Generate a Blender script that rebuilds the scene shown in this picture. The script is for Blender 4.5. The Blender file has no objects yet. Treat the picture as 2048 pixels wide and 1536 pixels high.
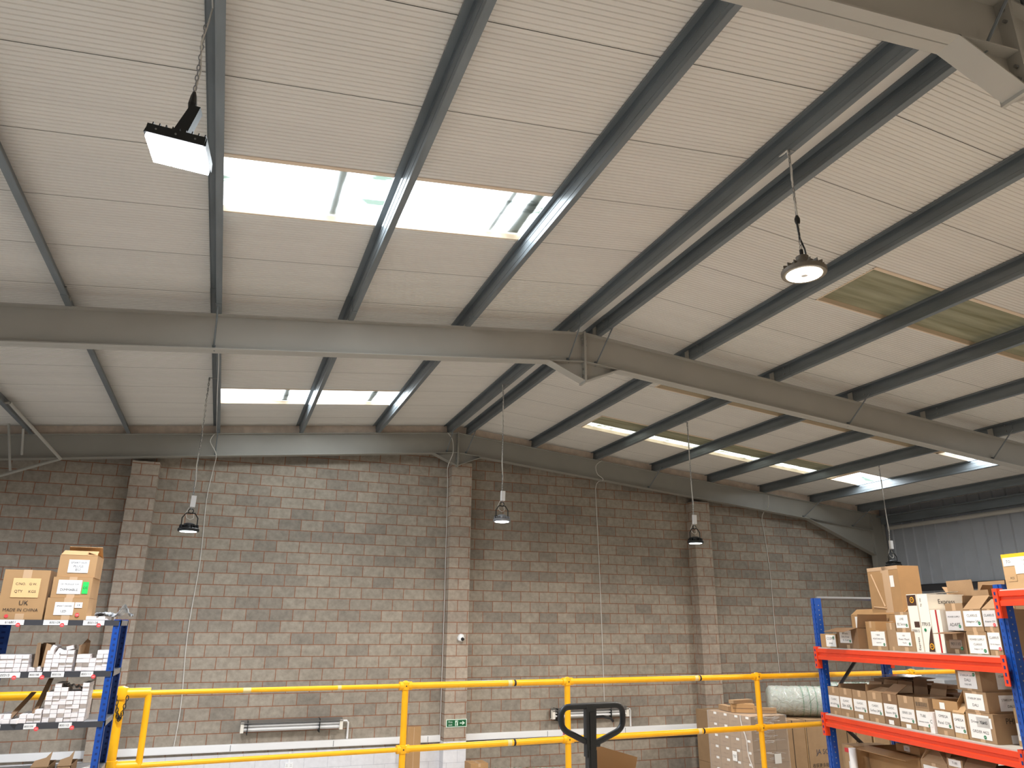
import bpy, bmesh, math, random
from mathutils import Vector, Matrix
random.seed(7)
S = bpy.context.scene
COL = S.collection
# ------------------------------------------------------------------ camera, world, exposure
F_PX, YAW, PITCH, ROLL = 1487.3, .3582, .3147, .0063
fw = Vector((math.sin(YAW)*math.cos(PITCH), math.cos(YAW)*math.cos(PITCH), math.sin(PITCH)))
rt0 = Vector((math.cos(YAW), -math.sin(YAW), 0)); up0 = rt0.cross(fw)
rt = rt0*math.cos(ROLL) + up0*math.sin(ROLL); up = -rt0*math.sin(ROLL) + up0*math.cos(ROLL)
cd = bpy.data.cameras.new('camera'); cam = bpy.data.objects.new('camera', cd); COL.objects.link(cam)
cd.sensor_fit = 'HORIZONTAL'; cd.sensor_width = 36; cd.lens = F_PX/2048*36; cd.clip_start = .05; cd.clip_end = 200
cam.matrix_world = Matrix((rt, up, -fw)).transposed().to_4x4()
S.camera = cam                      # the camera stands at the origin; z = 0 is its own height
w = bpy.data.worlds.new('overcast_sky'); S.world = w; w.use_nodes = True
bg = w.node_tree.nodes['Background']; bg.inputs[0].default_value = (.86, .94, 1, 1); bg.inputs[1].default_value = 4.5
S.view_settings.view_transform = 'Standard'; S.view_settings.look = 'None'
S.view_settings.gamma = 1; S.view_settings.use_curve_mapping = False
S.view_settings.exposure = 0.68
S.cycles.max_bounces = 10; S.cycles.diffuse_bounces = 6; S.cycles.glossy_bounces = 3
S.cycles.transmission_bounces = 6; S.cycles.transparent_max_bounces = 8
S.cycles.sample_clamp_indirect = 6; S.cycles.caustics_reflective = False; S.cycles.caustics_refractive = False
LAMP_W = 95.0
def area_light(name, loc, sx, sy, watt, col, shape='RECTANGLE', parent=None, rot=None):
    l = bpy.data.lights.new(name, 'AREA'); l.shape = shape; l.size = sx
    if shape == 'RECTANGLE': l.size_y = sy
    l.energy = watt; l.color = col
    o = bpy.data.objects.new(name, l); COL.objects.link(o); o.location = loc
    if rot: o.rotation_euler = rot
    if parent: o.parent = parent
    return o
# ------------------------------------------------------------------ materials
def lin(c):
    return tuple(((v/255)/12.92 if v/255 <= .04045 else ((v/255+.055)/1.055)**2.4) for v in c) + (1,)
_m = {}
def mat(name, rgb, rough=.6, metal=0, var=0, vscale=8, bump=0, bscale=60, rgb2=None, emit=0, trans=0, alpha=1, spec=None, stretch=(1, 1, 1)):
    if name in _m: return _m[name]
    m = bpy.data.materials.new(name); m.use_nodes = True; nt = m.node_tree; b = nt.nodes['Principled BSDF']
    c = lin(rgb); b.inputs['Base Color'].default_value = c; b.inputs['Roughness'].default_value = rough
    b.inputs['Metallic'].default_value = metal; b.inputs['Alpha'].default_value = alpha
    b.inputs['Transmission Weight'].default_value = trans
    if spec is not None: b.inputs['Specular IOR Level'].default_value = spec
    if emit: b.inputs['Emission Color'].default_value = c; b.inputs['Emission Strength'].default_value = emit
    if var or bump:
        tc = nt.nodes.new('ShaderNodeTexCoord'); mp = nt.nodes.new('ShaderNodeMapping'); mp.inputs['Scale'].default_value = stretch
        nt.links.new(tc.outputs['Object'], mp.inputs[0])
    if var:
        n = nt.nodes.new('ShaderNodeTexNoise'); n.inputs['Scale'].default_value = vscale; n.inputs['Detail'].default_value = 4
        nt.links.new(mp.outputs[0], n.inputs['Vector'])
        r = nt.nodes.new('ShaderNodeValToRGB'); r.color_ramp.elements[0].position = .35; r.color_ramp.elements[1].position = .65
        c2 = lin(rgb2) if rgb2 else tuple(v*(1-var) for v in c[:3]) + (1,)
        r.color_ramp.elements[0].color = c2; r.color_ramp.elements[1].color = c
        nt.links.new(n.outputs['Fac'], r.inputs[0]); nt.links.new(r.outputs[0], b.inputs['Base Color'])
    if bump:
        n2 = nt.nodes.new('ShaderNodeTexNoise'); n2.inputs['Scale'].default_value = bscale
        nt.links.new(mp.outputs[0], n2.inputs['Vector'])
        bp = nt.nodes.new('ShaderNodeBump'); bp.inputs['Strength'].default_value = bump; bp.inputs['Distance'].default_value = .01
        nt.links.new(n2.outputs['Fac'], bp.inputs['Height']); nt.links.new(bp.outputs[0], b.inputs['Normal'])
    _m[name] = m; return m
def block_mat(name, c1, c2, cm, xoff=0, painted=False, width=.45):
    m = bpy.data.materials.new(name); m.use_nodes = True; nt = m.node_tree; b = nt.nodes['Principled BSDF']
    N = nt.nodes.new; L = nt.links.new
    tc = N('ShaderNodeTexCoord'); sp = N('ShaderNodeSeparateXYZ'); L(tc.outputs['Object'], sp.inputs[0])
    ad = N('ShaderNodeMath'); ad.operation = 'ADD'; L(sp.outputs[0], ad.inputs[0]); L(sp.outputs[1], ad.inputs[1])
    a2 = N('ShaderNodeMath'); a2.operation = 'ADD'; L(ad.outputs[0], a2.inputs[0]); a2.inputs[1].default_value = xoff + 90
    a3 = N('ShaderNodeMath'); a3.operation = 'ADD'; L(sp.outputs[2], a3.inputs[0]); a3.inputs[1].default_value = 45 - .072
    cb = N('ShaderNodeCombineXYZ'); L(a2.outputs[0], cb.inputs[0]); L(a3.outputs[0], cb.inputs[1])
    # joints wander a little, as hand-laid blockwork does
    nz = N('ShaderNodeTexNoise'); nz.inputs['Scale'].default_value = 5; L(cb.outputs[0], nz.inputs['Vector'])
    vm = N('ShaderNodeVectorMath'); vm.operation = 'MULTIPLY_ADD'; L(nz.outputs['Color'], vm.inputs[0]); vm.inputs[1].default_value = (.012, .006, 0); L(cb.outputs[0], vm.inputs[2])
    br = N('ShaderNodeTexBrick'); L(vm.outputs[0], br.inputs['Vector'])
    br.offset = .5; br.inputs['Scale'].default_value = 1; br.inputs['Brick Width'].default_value = width; br.inputs['Row Height'].default_value = .225
    br.inputs['Mortar Size'].default_value = .0088; br.inputs['Mortar Smooth'].default_value = .2; br.inputs['Bias'].default_value = -.35
    br.inputs['Color1'].default_value = lin(c1); br.inputs['Color2'].default_value = lin(c2); br.inputs['Mortar'].default_value = lin(cm)
    if painted: br.inputs['Mortar Size'].default_value = .004
    n2 = N('ShaderNodeTexNoise'); n2.inputs['Scale'].default_value = 9; n2.inputs['Detail'].default_value = 7; n2.inputs['Roughness'].default_value = .65; L(cb.outputs[0], n2.inputs['Vector'])
    n3 = N('ShaderNodeTexNoise'); n3.inputs['Scale'].default_value = .7; L(cb.outputs[0], n3.inputs['Vector'])
    def ramp(src, lo, hi):
        r = N('ShaderNodeMapRange'); r.inputs['From Min'].default_value = .3; r.inputs['From Max'].default_value = .7
        r.inputs['To Min'].default_value = lo; r.inputs['To Max'].default_value = hi; L(src, r.inputs['Value']); return r.outputs[0]
    k = .12 if painted else .36
    h = N('ShaderNodeHueSaturation'); L(br.outputs['Color'], h.inputs['Color']); L(ramp(n2.outputs['Fac'], 1-k*.6, 1+k*.5), h.inputs['Value'])
    h2 = N('ShaderNodeHueSaturation'); L(h.outputs[0], h2.inputs['Color']); L(ramp(n3.outputs['Fac'], 1-k*.3, 1+k*.25), h2.inputs['Value'])
    L(h2.outputs[0], b.inputs['Base Color']); b.inputs['Roughness'].default_value = .5 if painted else .92
    mx = N('ShaderNodeMath'); mx.operation = 'MULTIPLY_ADD'; L(br.outputs['Fac'], mx.inputs[0]); mx.inputs[1].default_value = -1.2; L(n2.outputs['Fac'], mx.inputs[2])
    bp = N('ShaderNodeBump'); bp.inputs['Strength'].default_value = .6; bp.inputs['Distance'].default_value = .006; L(mx.outputs[0], bp.inputs['Height']); L(bp.outputs[0], b.inputs['Normal'])
    _m[name] = m; return m
BLK = block_mat('concrete_block', (158, 148, 134), (126, 119, 110), (146, 102, 78), .07)
BLKP = block_mat('pilaster_block', (168, 155, 140), (144, 133, 122), (146, 102, 78), -4.58+.0)
WHTB = block_mat('painted_block', (226, 226, 230), (220, 220, 226), (196, 196, 204), .07, True)
CEIL = mat('roof_liner', (222, 218, 211), .62, 0, .05, 1.2, stretch=(.3, 3, 1))
SEAM = mat('roof_backing', (112, 106, 100), .9)
GALV = mat('galvanised_steel', (120, 127, 131), .42, .2, .2, 6, stretch=(1, .25, 1))
PAINT = mat('grey_painted_steel', (178, 175, 167), .5, 0, .05, 2)
PAINTD = mat('dark_grey_painted_steel', (156, 153, 144), .45, 0, .06, 2)
BOARD = mat('fibre_cement_board', (240, 224, 208), .85, 0, .16, 7)
CLAD = mat('grey_cladding', (172, 177, 184), .5, .1, .06, 3)
STEEL = mat('zinc_bolt', (150, 150, 150), .35, .8)
WHITE = mat('white_plastic', (240, 240, 240), .45)
OFFW = mat('off_white_cable', (215, 212, 205), .5)
BLACK = mat('black_plastic', (22, 23, 25), .4)
BLKM = mat('black_painted_metal', (30, 32, 33), .5, .1)
YEL = mat('yellow_paint', (250, 183, 12), .42, 0, .08, 9)
YELW = mat('worn_yellow_paint', (222, 200, 140), .6)
BLUE = mat('blue_rack_paint', (18, 74, 160), .38, 0, .12, 9)
HOLE = mat('slot_shadow', (14, 46, 108), .8)
ORG = mat('orange_rack_paint', (226, 66, 30), .36, 0, .08, 6)
DGREY = mat('dark_grey_shelf_steel', (58, 58, 62), .5)
LGREY = mat('light_grey_steel', (150, 152, 156), .4, .5)
PAPER = mat('white_paper', (232, 230, 226), .7)
INK = mat('black_ink', (38, 36, 36), .7)
GREEN = mat('green_sticker', (18, 122, 78), .5)
MINT = mat('bright_green_label', (46, 205, 92), .5)
RED = mat('red_sticker', (226, 72, 74), .5)
KRAFT = [mat('kraft_board', (160, 130, 97), .8, 0, .1, 6, .1, 90), mat('kraft_board_light', (190, 156, 114), .8, 0, .08, 6), mat('kraft_board_dark', (132, 102, 73), .8, 0, .12, 6), mat('kraft_board_orange', (174, 136, 92), .75, 0, .1, 5)]
TAPE = mat('clear_brown_tape', (196, 164, 130), .22, 0)
CART = mat('white_carton', (236, 228, 224), .65, 0, .05, 30)
MDECK = mat('deck_board', (190, 186, 178), .7, 0, .1, 2)
CONC = mat('concrete_floor', (190, 186, 178), .6, 0, .12, 1.5)
SIGNG = mat('sign_green', (14, 92, 52), .45)
SIGNW = mat('sign_white', (222, 238, 224), .45)
REDP = mat('red_mark', (176, 30, 44), .6)
BROWNB = mat('brown_print', (62, 36, 22), .6)
GOLD = mat('gold_print', (236, 168, 30), .5)
FILM = mat('stretch_film', (235, 238, 240), .16, 0, alpha=.16)
PWHITE = mat('white_card', (232, 226, 214), .6)
def bubble_mat(name, printed):
    m = bpy.data.materials.new(name); m.use_nodes = True; nt = m.node_tree; b = nt.nodes['Principled BSDF']; N = nt.nodes.new; L = nt.links.new
    b.inputs['Roughness'].default_value = .28; b.inputs['Base Color'].default_value = lin((176, 182, 176))
    b.inputs['Subsurface Weight'].default_value = .25
    tc = N('ShaderNodeTexCoord'); n = N('ShaderNodeTexNoise'); n.inputs['Scale'].default_value = 7; n.inputs['Detail'].default_value = 3; n.inputs['Distortion'].default_value = 1.5
    L(tc.outputs['Object'], n.inputs['Vector']); bp = N('ShaderNodeBump'); bp.inputs['Strength'].default_value = .9; bp.inputs['Distance'].default_value = .03
    L(n.outputs['Fac'], bp.inputs['Height']); L(bp.outputs[0], b.inputs['Normal'])
    return m
BUB = bubble_mat('bubble_wrap', 0)
# lamp lens
LENSW = mat('lamp_lens_warm', (255, 244, 224), .4, emit=14)
LENSC = mat('lamp_lens_cool', (246, 250, 255), .4, emit=16)
LENSD = mat('lamp_lens_far', (236, 250, 250), .4, emit=5)
# translucent roof sheets
def sheet_mat(name, a, bcol, sc, lo, hi, tw=.75, rib=0):
    m = bpy.data.materials.new(name); m.use_nodes = True; nt = m.node_tree; N = nt.nodes.new; L = nt.links.new
    nt.nodes.remove(nt.nodes['Principled BSDF']); out = nt.nodes['Material Output']
    tc = N('ShaderNodeTexCoord'); mp = N('ShaderNodeMapping'); mp.inputs['Scale'].default_value = sc; L(tc.outputs['Object'], mp.inputs[0])
    n = N('ShaderNodeTexNoise'); n.inputs['Scale'].default_value = 1; n.inputs['Detail'].default_value = 5; n.inputs['Distortion'].default_value = .15; L(mp.outputs[0], n.inputs['Vector'])
    r = N('ShaderNodeValToRGB'); r.color_ramp.elements[0].position = lo; r.color_ramp.elements[1].position = hi
    r.color_ramp.elements[0].color = lin(a); r.color_ramp.elements[1].color = lin(bcol); L(n.outputs['Fac'], r.inputs[0])
    t = N('ShaderNodeBsdfTranslucent'); L(r.outputs[0], t.inputs[0]); d = N('ShaderNodeBsdfDiffuse'); L(r.outputs[0], d.inputs[0])
    g = N('ShaderNodeBsdfGlossy'); g.inputs['Roughness'].default_value = .3
    x = N('ShaderNodeMixShader'); x.inputs[0].default_value = tw; L(d.outputs[0], x.inputs[1]); L(t.outputs[0], x.inputs[2])
    x2 = N('ShaderNodeMixShader'); x2.inputs[0].default_value = .05; L(x.outputs[0], x2.inputs[1]); L(g.outputs[0], x2.inputs[2]); L(x2.outputs[0], out.inputs[0])
    return m
SKYS = sheet_mat('clear_rooflight_sheet', (96, 108, 98), (250, 252, 250), (1.3, 3.4, 1), .33, .45, .9)
OLIVE = sheet_mat('weathered_rooflight_sheet', (112, 106, 80), (148, 142, 116), (.8, 9, 1), .3, .7, .03)
OLIVE_GLOW = sheet_mat('glow_patch_rooflight_sheet', (120, 118, 92), (238, 240, 226), (5, 9, 1), .36, .5, .45)  # sunlit glow of the strip's edge is put into these pale patches
# ------------------------------------------------------------------ mesh builder
_txt = {}
def text_data(s):
    if s not in _txt:
        c = bpy.data.curves.new('lettering', 'FONT'); c.body = s; c.align_x = 'CENTER'; c.align_y = 'CENTER'; c.resolution_u = 2; c.space_line = .95
        o = bpy.data.objects.new('lettering_source', c); COL.objects.link(o)
        dg = bpy.context.evaluated_depsgraph_get(); me = o.evaluated_get(dg).to_mesh()
        _txt[s] = ([v.co.copy() for v in me.vertices], [tuple(p.vertices) for p in me.polygons])
        o.evaluated_get(dg).to_mesh_clear(); bpy.data.objects.remove(o); bpy.data.curves.remove(c)
    return _txt[s]
class MB:
    def __init__(s): s.v = []; s.f = []; s.m = []; s.mats = []
    def mi(s, m):
        if m not in s.mats: s.mats.append(m)
        return s.mats.index(m)
    def add(s, vs, fs, m, M=None):
        b = len(s.v); s.v += [tuple(M @ Vector(v)) if M else tuple(v) for v in vs]
        k = s.mi(m); s.f += [tuple(b+i for i in f) for f in fs]; s.m += [k]*len(fs); return s
    def box(s, x0, x1, y0, y1, z0, z1, m, M=None, t=0):   # t: how much the top draws in
        vs = [(x0, y0, z0), (x1, y0, z0), (x1, y1, z0), (x0, y1, z0), (x0+t, y0+t, z1), (x1-t, y0+t, z1), (x1-t, y1-t, z1), (x0+t, y1-t, z1)]
        return s.add(vs, [(0, 3, 2, 1), (4, 5, 6, 7), (0, 1, 5, 4), (1, 2, 6, 5), (2, 3, 7, 6), (3, 0, 4, 7)], m, M)
    def prism(s, pts, y0, y1, m, M=None):                  # polygon in x,z drawn along y
        n = len(pts); vs = [(p[0], y0, p[1]) for p in pts] + [(p[0], y1, p[1]) for p in pts]
        fs = [tuple(range(n)), tuple(range(2*n-1, n-1, -1))] + [(i, i+n, (i+1) % n+n, (i+1) % n) for i in range(n)]
        return s.add(vs, fs, m, M)
    def poly(s, pts, m, th=.004, M=None):    # thin card through any coplanar points
        n = len(pts); vs = [Vector(p) for p in pts]; nv = (vs[1]-vs[0]).cross(vs[2]-vs[0]).normalized()*th; vs = vs + [p+nv for p in vs]
        fs = [tuple(range(n)), tuple(range(2*n-1, n-1, -1))] + [(i, i+n, (i+1) % n+n, (i+1) % n) for i in range(n)]
        return s.add(vs, fs, m, M)
    def tube(s, pts, r, m, n=10, closed=False, cap=True, rs=None):
        P = [Vector(p) for p in pts]; rings = []; N = len(P); prev = None
        for i, p in enumerate(P):
            a = P[(i-1) % N] if (closed or i) else p; b = P[(i+1) % N] if (closed or i < N-1) else p
            d = (b-a).normalized()
            if prev is None:
                q = Vector((0, 0, 1)) if abs(d.z) < .9 else Vector((1, 0, 0)); u = d.cross(q).normalized()
            else: u = (prev - d*prev.dot(d)).normalized()
            prev = u; v = d.cross(u); rr = rs[i] if rs else r
            rings.append([p + (u*math.cos(2*math.pi*k/n) + v*math.sin(2*math.pi*k/n))*rr for k in range(n)])
        vs = [q for g in rings for q in g]; fs = []
        for i in range(N if closed else N-1):
            j = (i+1) % N
            fs += [(i*n+k, i*n+(k+1) % n, j*n+(k+1) % n, j*n+k) for k in range(n)]
        if cap and not closed: fs += [tuple(range(n-1, -1, -1)), tuple((N-1)*n+k for k in range(n))]
        return s.add(vs, fs, m)
    def lathe(s, prof, m, c=(0, 0, 0), n=28, M=None):       # (r, z) profile about z
        vs = []; fs = []
        for r, z in prof: vs += [(c[0]+r*math.cos(2*math.pi*k/n), c[1]+r*math.sin(2*math.pi*k/n), c[2]+z) for k in range(n)]
        for i in range(len(prof)-1): fs += [(i*n+k, i*n+(k+1) % n, (i+1)*n+(k+1) % n, (i+1)*n+k) for k in range(n)]
        fs += [tuple(range(n-1, -1, -1)), tuple((len(prof)-1)*n+k for k in range(n))]
        return s.add(vs, fs, m, M)
    def text(s, t, m, M, hgt=None, wid=None):               # text lies in the local x,z plane facing -y
        vs, fs = text_data(t)
        if not vs: return s
        x0 = min(v.x for v in vs); x1 = max(v.x for v in vs); y0 = min(v.y for v in vs); y1 = max(v.y for v in vs)
        k = min((wid or 9)/(x1-x0), (hgt or 9)/(y1-y0)); cx = (x0+x1)/2; cy = (y0+y1)/2
        return s.add([((v.x-cx)*k, 0, (v.y-cy)*k) for v in vs], fs, m, M)
    def build(s, name, parent=None, smooth=False, M=None):
        me = bpy.data.meshes.new(name); me.from_pydata(s.v, [], s.f); me.update()
        for m in s.mats: me.materials.append(m)
        me.polygons.foreach_set('material_index', s.m)
        if smooth: me.polygons.foreach_set('use_smooth', [True]*len(me.polygons))
        me.update(); o = bpy.data.objects.new(name, me); COL.objects.link(o)
        if smooth:
            try: me.set_sharp_from_angle(angle=math.radians(40))
            except Exception: pass
        if parent: o.parent = parent
        if M: o.matrix_basis = M
        return o
def tag(o, label, cat, group=None, kind=None):
    o['label'] = label; o['category'] = cat
    if group: o['group'] = group
    if kind: o['kind'] = kind
    return o
def struct(o, label=None):
    o['kind'] = 'structure'
    if label: o['label'] = label
    return o
def thing(name, label, cat, loc=(0, 0, 0), group=None, M=None):
    o = bpy.data.objects.new(name, None); COL.objects.link(o); o.empty_display_size = .1
    if M: o.matrix_basis = M
    else: o.location = loc
    return tag(o, label, cat, group)
def T(x, y, z): return Matrix.Translation((x, y, z))
def copy_thing(o, loc, label=None):
    c = o.copy(); COL.objects.link(c); c.location = loc
    if label: c['label'] = label
    for ch in o.children:
        d = ch.copy(); COL.objects.link(d); d.parent = c
        for g in ch.children:
            e = g.copy(); COL.objects.link(e); e.parent = d
    return c
# ------------------------------------------------------------------ the building
XR, ZR, SL = 4.65, 4.2, .0985         # ridge, rafter top at ridge, roof slope
GZ, MZ = -3.9, -1.6                   # ground floor, mezzanine floor
XL, XE, YB, YW = -7.7, 17.12, -7.0, 16.3
def rz(x, h=0): return ZR - SL*abs(x-XR) + h
P0Y, PW = -7.32, 1.03                 # panel seams: -7.32 + 1.03 k
seam0 = 6.07
LR = (-.45, 2.80); RR = (6.98, 14.85)
rows = []; k = -13
holes = {0: [LR, RR], 7: [LR, RR], 4: [RR]}
mc = MB()
RP = [(0, 0), (.028, 0), (.034, .008), (.0455, .008)]
for k in range(-13, 10):
    y0 = seam0+PW*k; y1 = min(y0+PW, YW+.25)
    if y0 > YW: continue
    segs = [(XL-.1, XR), (XR, XE+.2)]
    for h in holes.get(k, []):
        ns = []
        for a, b in segs:
            if h[0] >= a and h[1] <= b: ns += [(a, h[0]), (h[1], b)]
            else: ns.append((a, b))
        segs = ns
    for a, b in segs:
        if b-a < .02: continue
        mc.add([(a, y0, rz(a, .214)), (b, y0, rz(b, .214)), (b, y1, rz(b, .214)), (a, y1, rz(a, .214)), (a, y0, rz(a, .30)), (b, y0, rz(b, .30)), (b, y1, rz(b, .30)), (a, y1, rz(a, .30))],
               [(0, 3, 2, 1), (4, 5, 6, 7), (0, 1, 5, 4), (1, 2, 6, 5), (2, 3, 7, 6), (3, 0, 4, 7)], SEAM)
        ys = []
        for j in range(20):
            for p in RP:
                yy = y0+.0035 + j*.0511 + p[0]
                if yy < y1-.0035: ys.append((yy, p[1]))
        ys.append((y1-.0035, 0)); pass
        vs = []
        for yy, dz in ys: vs += [(a, yy, rz(a, .2+dz)), (b, yy, rz(b, .2+dz))]
        mc.add(vs, [(2*i, 2*i+1, 2*i+3, 2*i+2) for i in range(len(ys)-1)], CEIL)
ceil = struct(mc.build('ceiling'), 'ribbed off-white insulated roof panels')
# closed ridge liner
m = MB(); m.prism([(XR-.17, rz(XR-.17, .196)), (XR, rz(XR, .186)), (XR+.17, rz(XR+.17, .196)), (XR, rz(XR, .202))], YB, YW, CEIL); struct(m.build('trim_1'), 'flat pale ridge liner strip')
# rooflights
SHADE_BAR = mat('green_grey_shade_bar', (120, 136, 128), .9)  # bars added above the panes to block the sky and shade dark bands
def rooflight(name, k, x0, x1, sheet, label, split=None, shade_bars=()):
    y0 = seam0+PW*k; y1 = y0+PW; o = bpy.data.objects.new(name, None); COL.objects.link(o); struct(o, label)
    h = .26
    m = MB()
    for a, b, mm in (split or [(y0, y1, sheet)]):
        n = max(2, int((b-a)/.085)); vs = []; q = []
        for i in range(n+1):
            yy = a+(b-a)*i/n; dz = .018 if (i % 4) in (1, 2) else 0
            if mm is SKYS: dz = 0
            vs += [(x0-.02, yy, rz(x0-.02, h+dz)), (x1+.02, yy, rz(x1+.02, h+dz))]
        m.add(vs, [(2*i, 2*i+1, 2*i+3, 2*i+2) for i in range(n)], mm)
    m.build('pane', o)
    m = MB(); fr = mat('rooflight_trim', (226, 205, 180), .5)
    for yy, tw in ((y0, .055), (y1-.025, .025)):
        m.add([(x0, yy, rz(x0, .196)), (x1, yy, rz(x1, .196)), (x1, yy+tw, rz(x1, .196)), (x0, yy+tw, rz(x0, .196)), (x0, yy, rz(x0, .3)), (x1, yy, rz(x1, .3)), (x1, yy+tw, rz(x1, .3)), (x0, yy+tw, rz(x0, .3))],
              [(0, 3, 2, 1), (4, 5, 6, 7), (0, 1, 5, 4), (1, 2, 6, 5), (2, 3, 7, 6), (3, 0, 4, 7)], fr)
    for xx in (x0, x1-.02): m.box(xx, xx+.02, y0, y1, rz(xx, .196), rz(xx, .3), fr)
    m.build('window_frame', o)
    for px, wd in shade_bars:
        m = MB(); q = []; a = y0+.05
        while a < y1-.08:
            ww = wd*random.uniform(.85, 1.1); L = random.uniform(.08, .16); m.box(px-ww/2, px+ww/2, a, min(a+L, y1-.05), rz(px, h+.012), rz(px, h+.02), SHADE_BAR); a += L
        m.build('shade_bar', o)
    return o
rooflight('window_1', 0, LR[0], LR[1], SKYS, 'bright clear rooflight above the near left bay', shade_bars=((.62, .09), (2.35, .06), (2.62, .13)))
rooflight('window_2', 7, LR[0], LR[1], SKYS, 'bright clear rooflight in the left slope beyond the middle frame', shade_bars=((.7, .1), (2.3, .12)))
for n, k in ((3, 0), (4, 4), (5, 7)):
    y0 = seam0+PW*k
    rooflight('window_%d' % n, k, RR[0], 13.72, OLIVE, 'dull olive weathered rooflight strip in the right slope', [(y0, y0+.74, OLIVE), (y0+.74, y0+PW, OLIVE_GLOW if k == 7 else OLIVE)])
for n, k in ((6, 0), (7, 4), (8, 7)):
    rooflight('window_%d' % n, k, 13.76, RR[1], SKYS, 'bright clear square rooflight low in the right slope')
    m = MB(); yy = seam0+PW*k
# dark bands over the clear sheets are shade from bars added above, imitating stains
# daylight entering through the clear rooflights
DAY = (.88, .95, 1)
for x0, x1, k, wt in ((-.4, 2.75, 0, 60), (-.4, 2.75, 7, 60), (13.8, 14.8, 4, 22), (13.8, 14.8, 7, 22), (13.8, 14.8, 0, 22)):
    xc = (x0+x1)/2; yc = seam0+PW*(k+.5)
    area_light('daylight', (xc, yc, rz(xc, .19)), x1-x0, .95, wt, DAY, rot=(0, math.atan(SL)*(1 if xc > XR else -1), 0))
# walls
m = MB()
def gz(x): return rz(x, .21)
m.add([(XL, YW, GZ), (XE, YW, GZ), (XE, YW, gz(XE)), (XR, YW, gz(XR)), (XL, YW, gz(XL)), (XL, YW+.2, GZ), (XE, YW+.2, GZ), (XE, YW+.2, gz(XE)), (XR, YW+.2, gz(XR)), (XL, YW+.2, gz(XL))],
      [(0, 4, 3, 2, 1), (5, 6, 7, 8, 9), (0, 1, 6, 5), (1, 2, 7, 6), (2, 3, 8, 7), (3, 4, 9, 8), (4, 0, 5, 9)], BLK)
struct(m.build('wall_back'), 'bare grey concrete block gable wall with reddish mortar')
m = MB(); m.box(XL, 5.03, YW-.012, YW+.02, GZ, -2.32, WHTB); struct(m.build('trim_2'), 'white painted lower blockwork')
CL = MB()
def cladding(m, xw, y0, y1, z0, z1, sgn):    # ribs every 0.34 m
    vs = []; y = y0; pr = []
    while y < y1:
        pr += [(y, 0), (y+.26, 0), (y+.28, .035), (y+.305, .035), (y+.325, 0)]; y += .34
    for yy, d in pr: vs += [(xw-sgn*d, yy, z0), (xw-sgn*d, yy, z1)]
    m.add(vs, [(2*i, 2*i+1, 2*i+3, 2*i+2) for i in range(len(pr)-1)], CLAD)
    m.box(xw+.003, xw+.08, y0, y1+.2, z0, z1, CLAD) if sgn > 0 else m.box(xw-.08, xw-.003, y0, y1+.2, z0, z1, CLAD)
m = MB(); cladding(m, XE, YB, YW-.05, GZ, rz(XE, .28), 1); struct(m.build('wall_right'), 'grey ribbed metal cladding wall')
m = MB(); cladding(m, XL, YB, YW-.05, GZ, rz(XL, .28), -1); struct(m.build('wall_left'), 'grey ribbed metal cladding wall')
m = MB(); m.prism([(XL, GZ), (XE, GZ), (XE, gz(XE)), (XR, gz(XR)), (XL, gz(XL))], YB-.15, YB, BLK); struct(m.build('wall_front'))
m = MB(); m.box(XL-.1, XE+.1, YB-.1, YW+.2, GZ-.2, GZ, CONC); struct(m.build('floor'))
m = MB(); vs = [(-6.5, YB), (10.6, YB), (10.6, 7.55), (-6.5, 6.5)]
m.add([(x, y, MZ-.2) for x, y in vs] + [(x, y, MZ) for x, y in vs], [(3, 2, 1, 0), (4, 5, 6, 7), (0, 1, 5, 4), (1, 2, 6, 5), (2, 3, 7, 6), (3, 0, 4, 7)], MDECK)
struct(m.build('floor_upper'), 'mezzanine deck the camera stands on')
for i, (x0, x1, zt, xo) in enumerate(((-1.92, -1.43, 3.04, 0), (4.56, 5.03, 3.53, 0), (10.88, 11.37, 3.03, 0))):
    m = MB(); m.box(x0, x1, YW-.3, YW+.05, GZ if i != 1 else -2.24, zt, BLKP)
    if i == 1: m.box(x0-.003, x1+.003, YW-.303, YW+.05, GZ, -2.24, WHTB)
    struct(m.build('trim_%d' % (3+i)), 'concrete block pilaster on the gable wall')
# gable closing boards above the far rafter
m = MB()
for s in (-1, 1):
    a = XR; b = XL if s < 0 else XE
    m.add([(a, 16.06, rz(a, -.01)), (b, 16.06, rz(b, -.01)), (b, 16.06, rz(b, .199)), (a, 16.06, rz(a, .199)), (a, 16.1, rz(a, -.01)), (b, 16.1, rz(b, -.01)), (b, 16.1, rz(b, .199)), (a, 16.1, rz(a, .199))],
          [(0, 1, 2, 3), (7, 6, 5, 4), (0, 4, 5, 1), (3, 2, 6, 7)], BOARD)
struct(m.build('trim_6'), 'pinkish board strip closing the gap above the far rafter')
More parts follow.
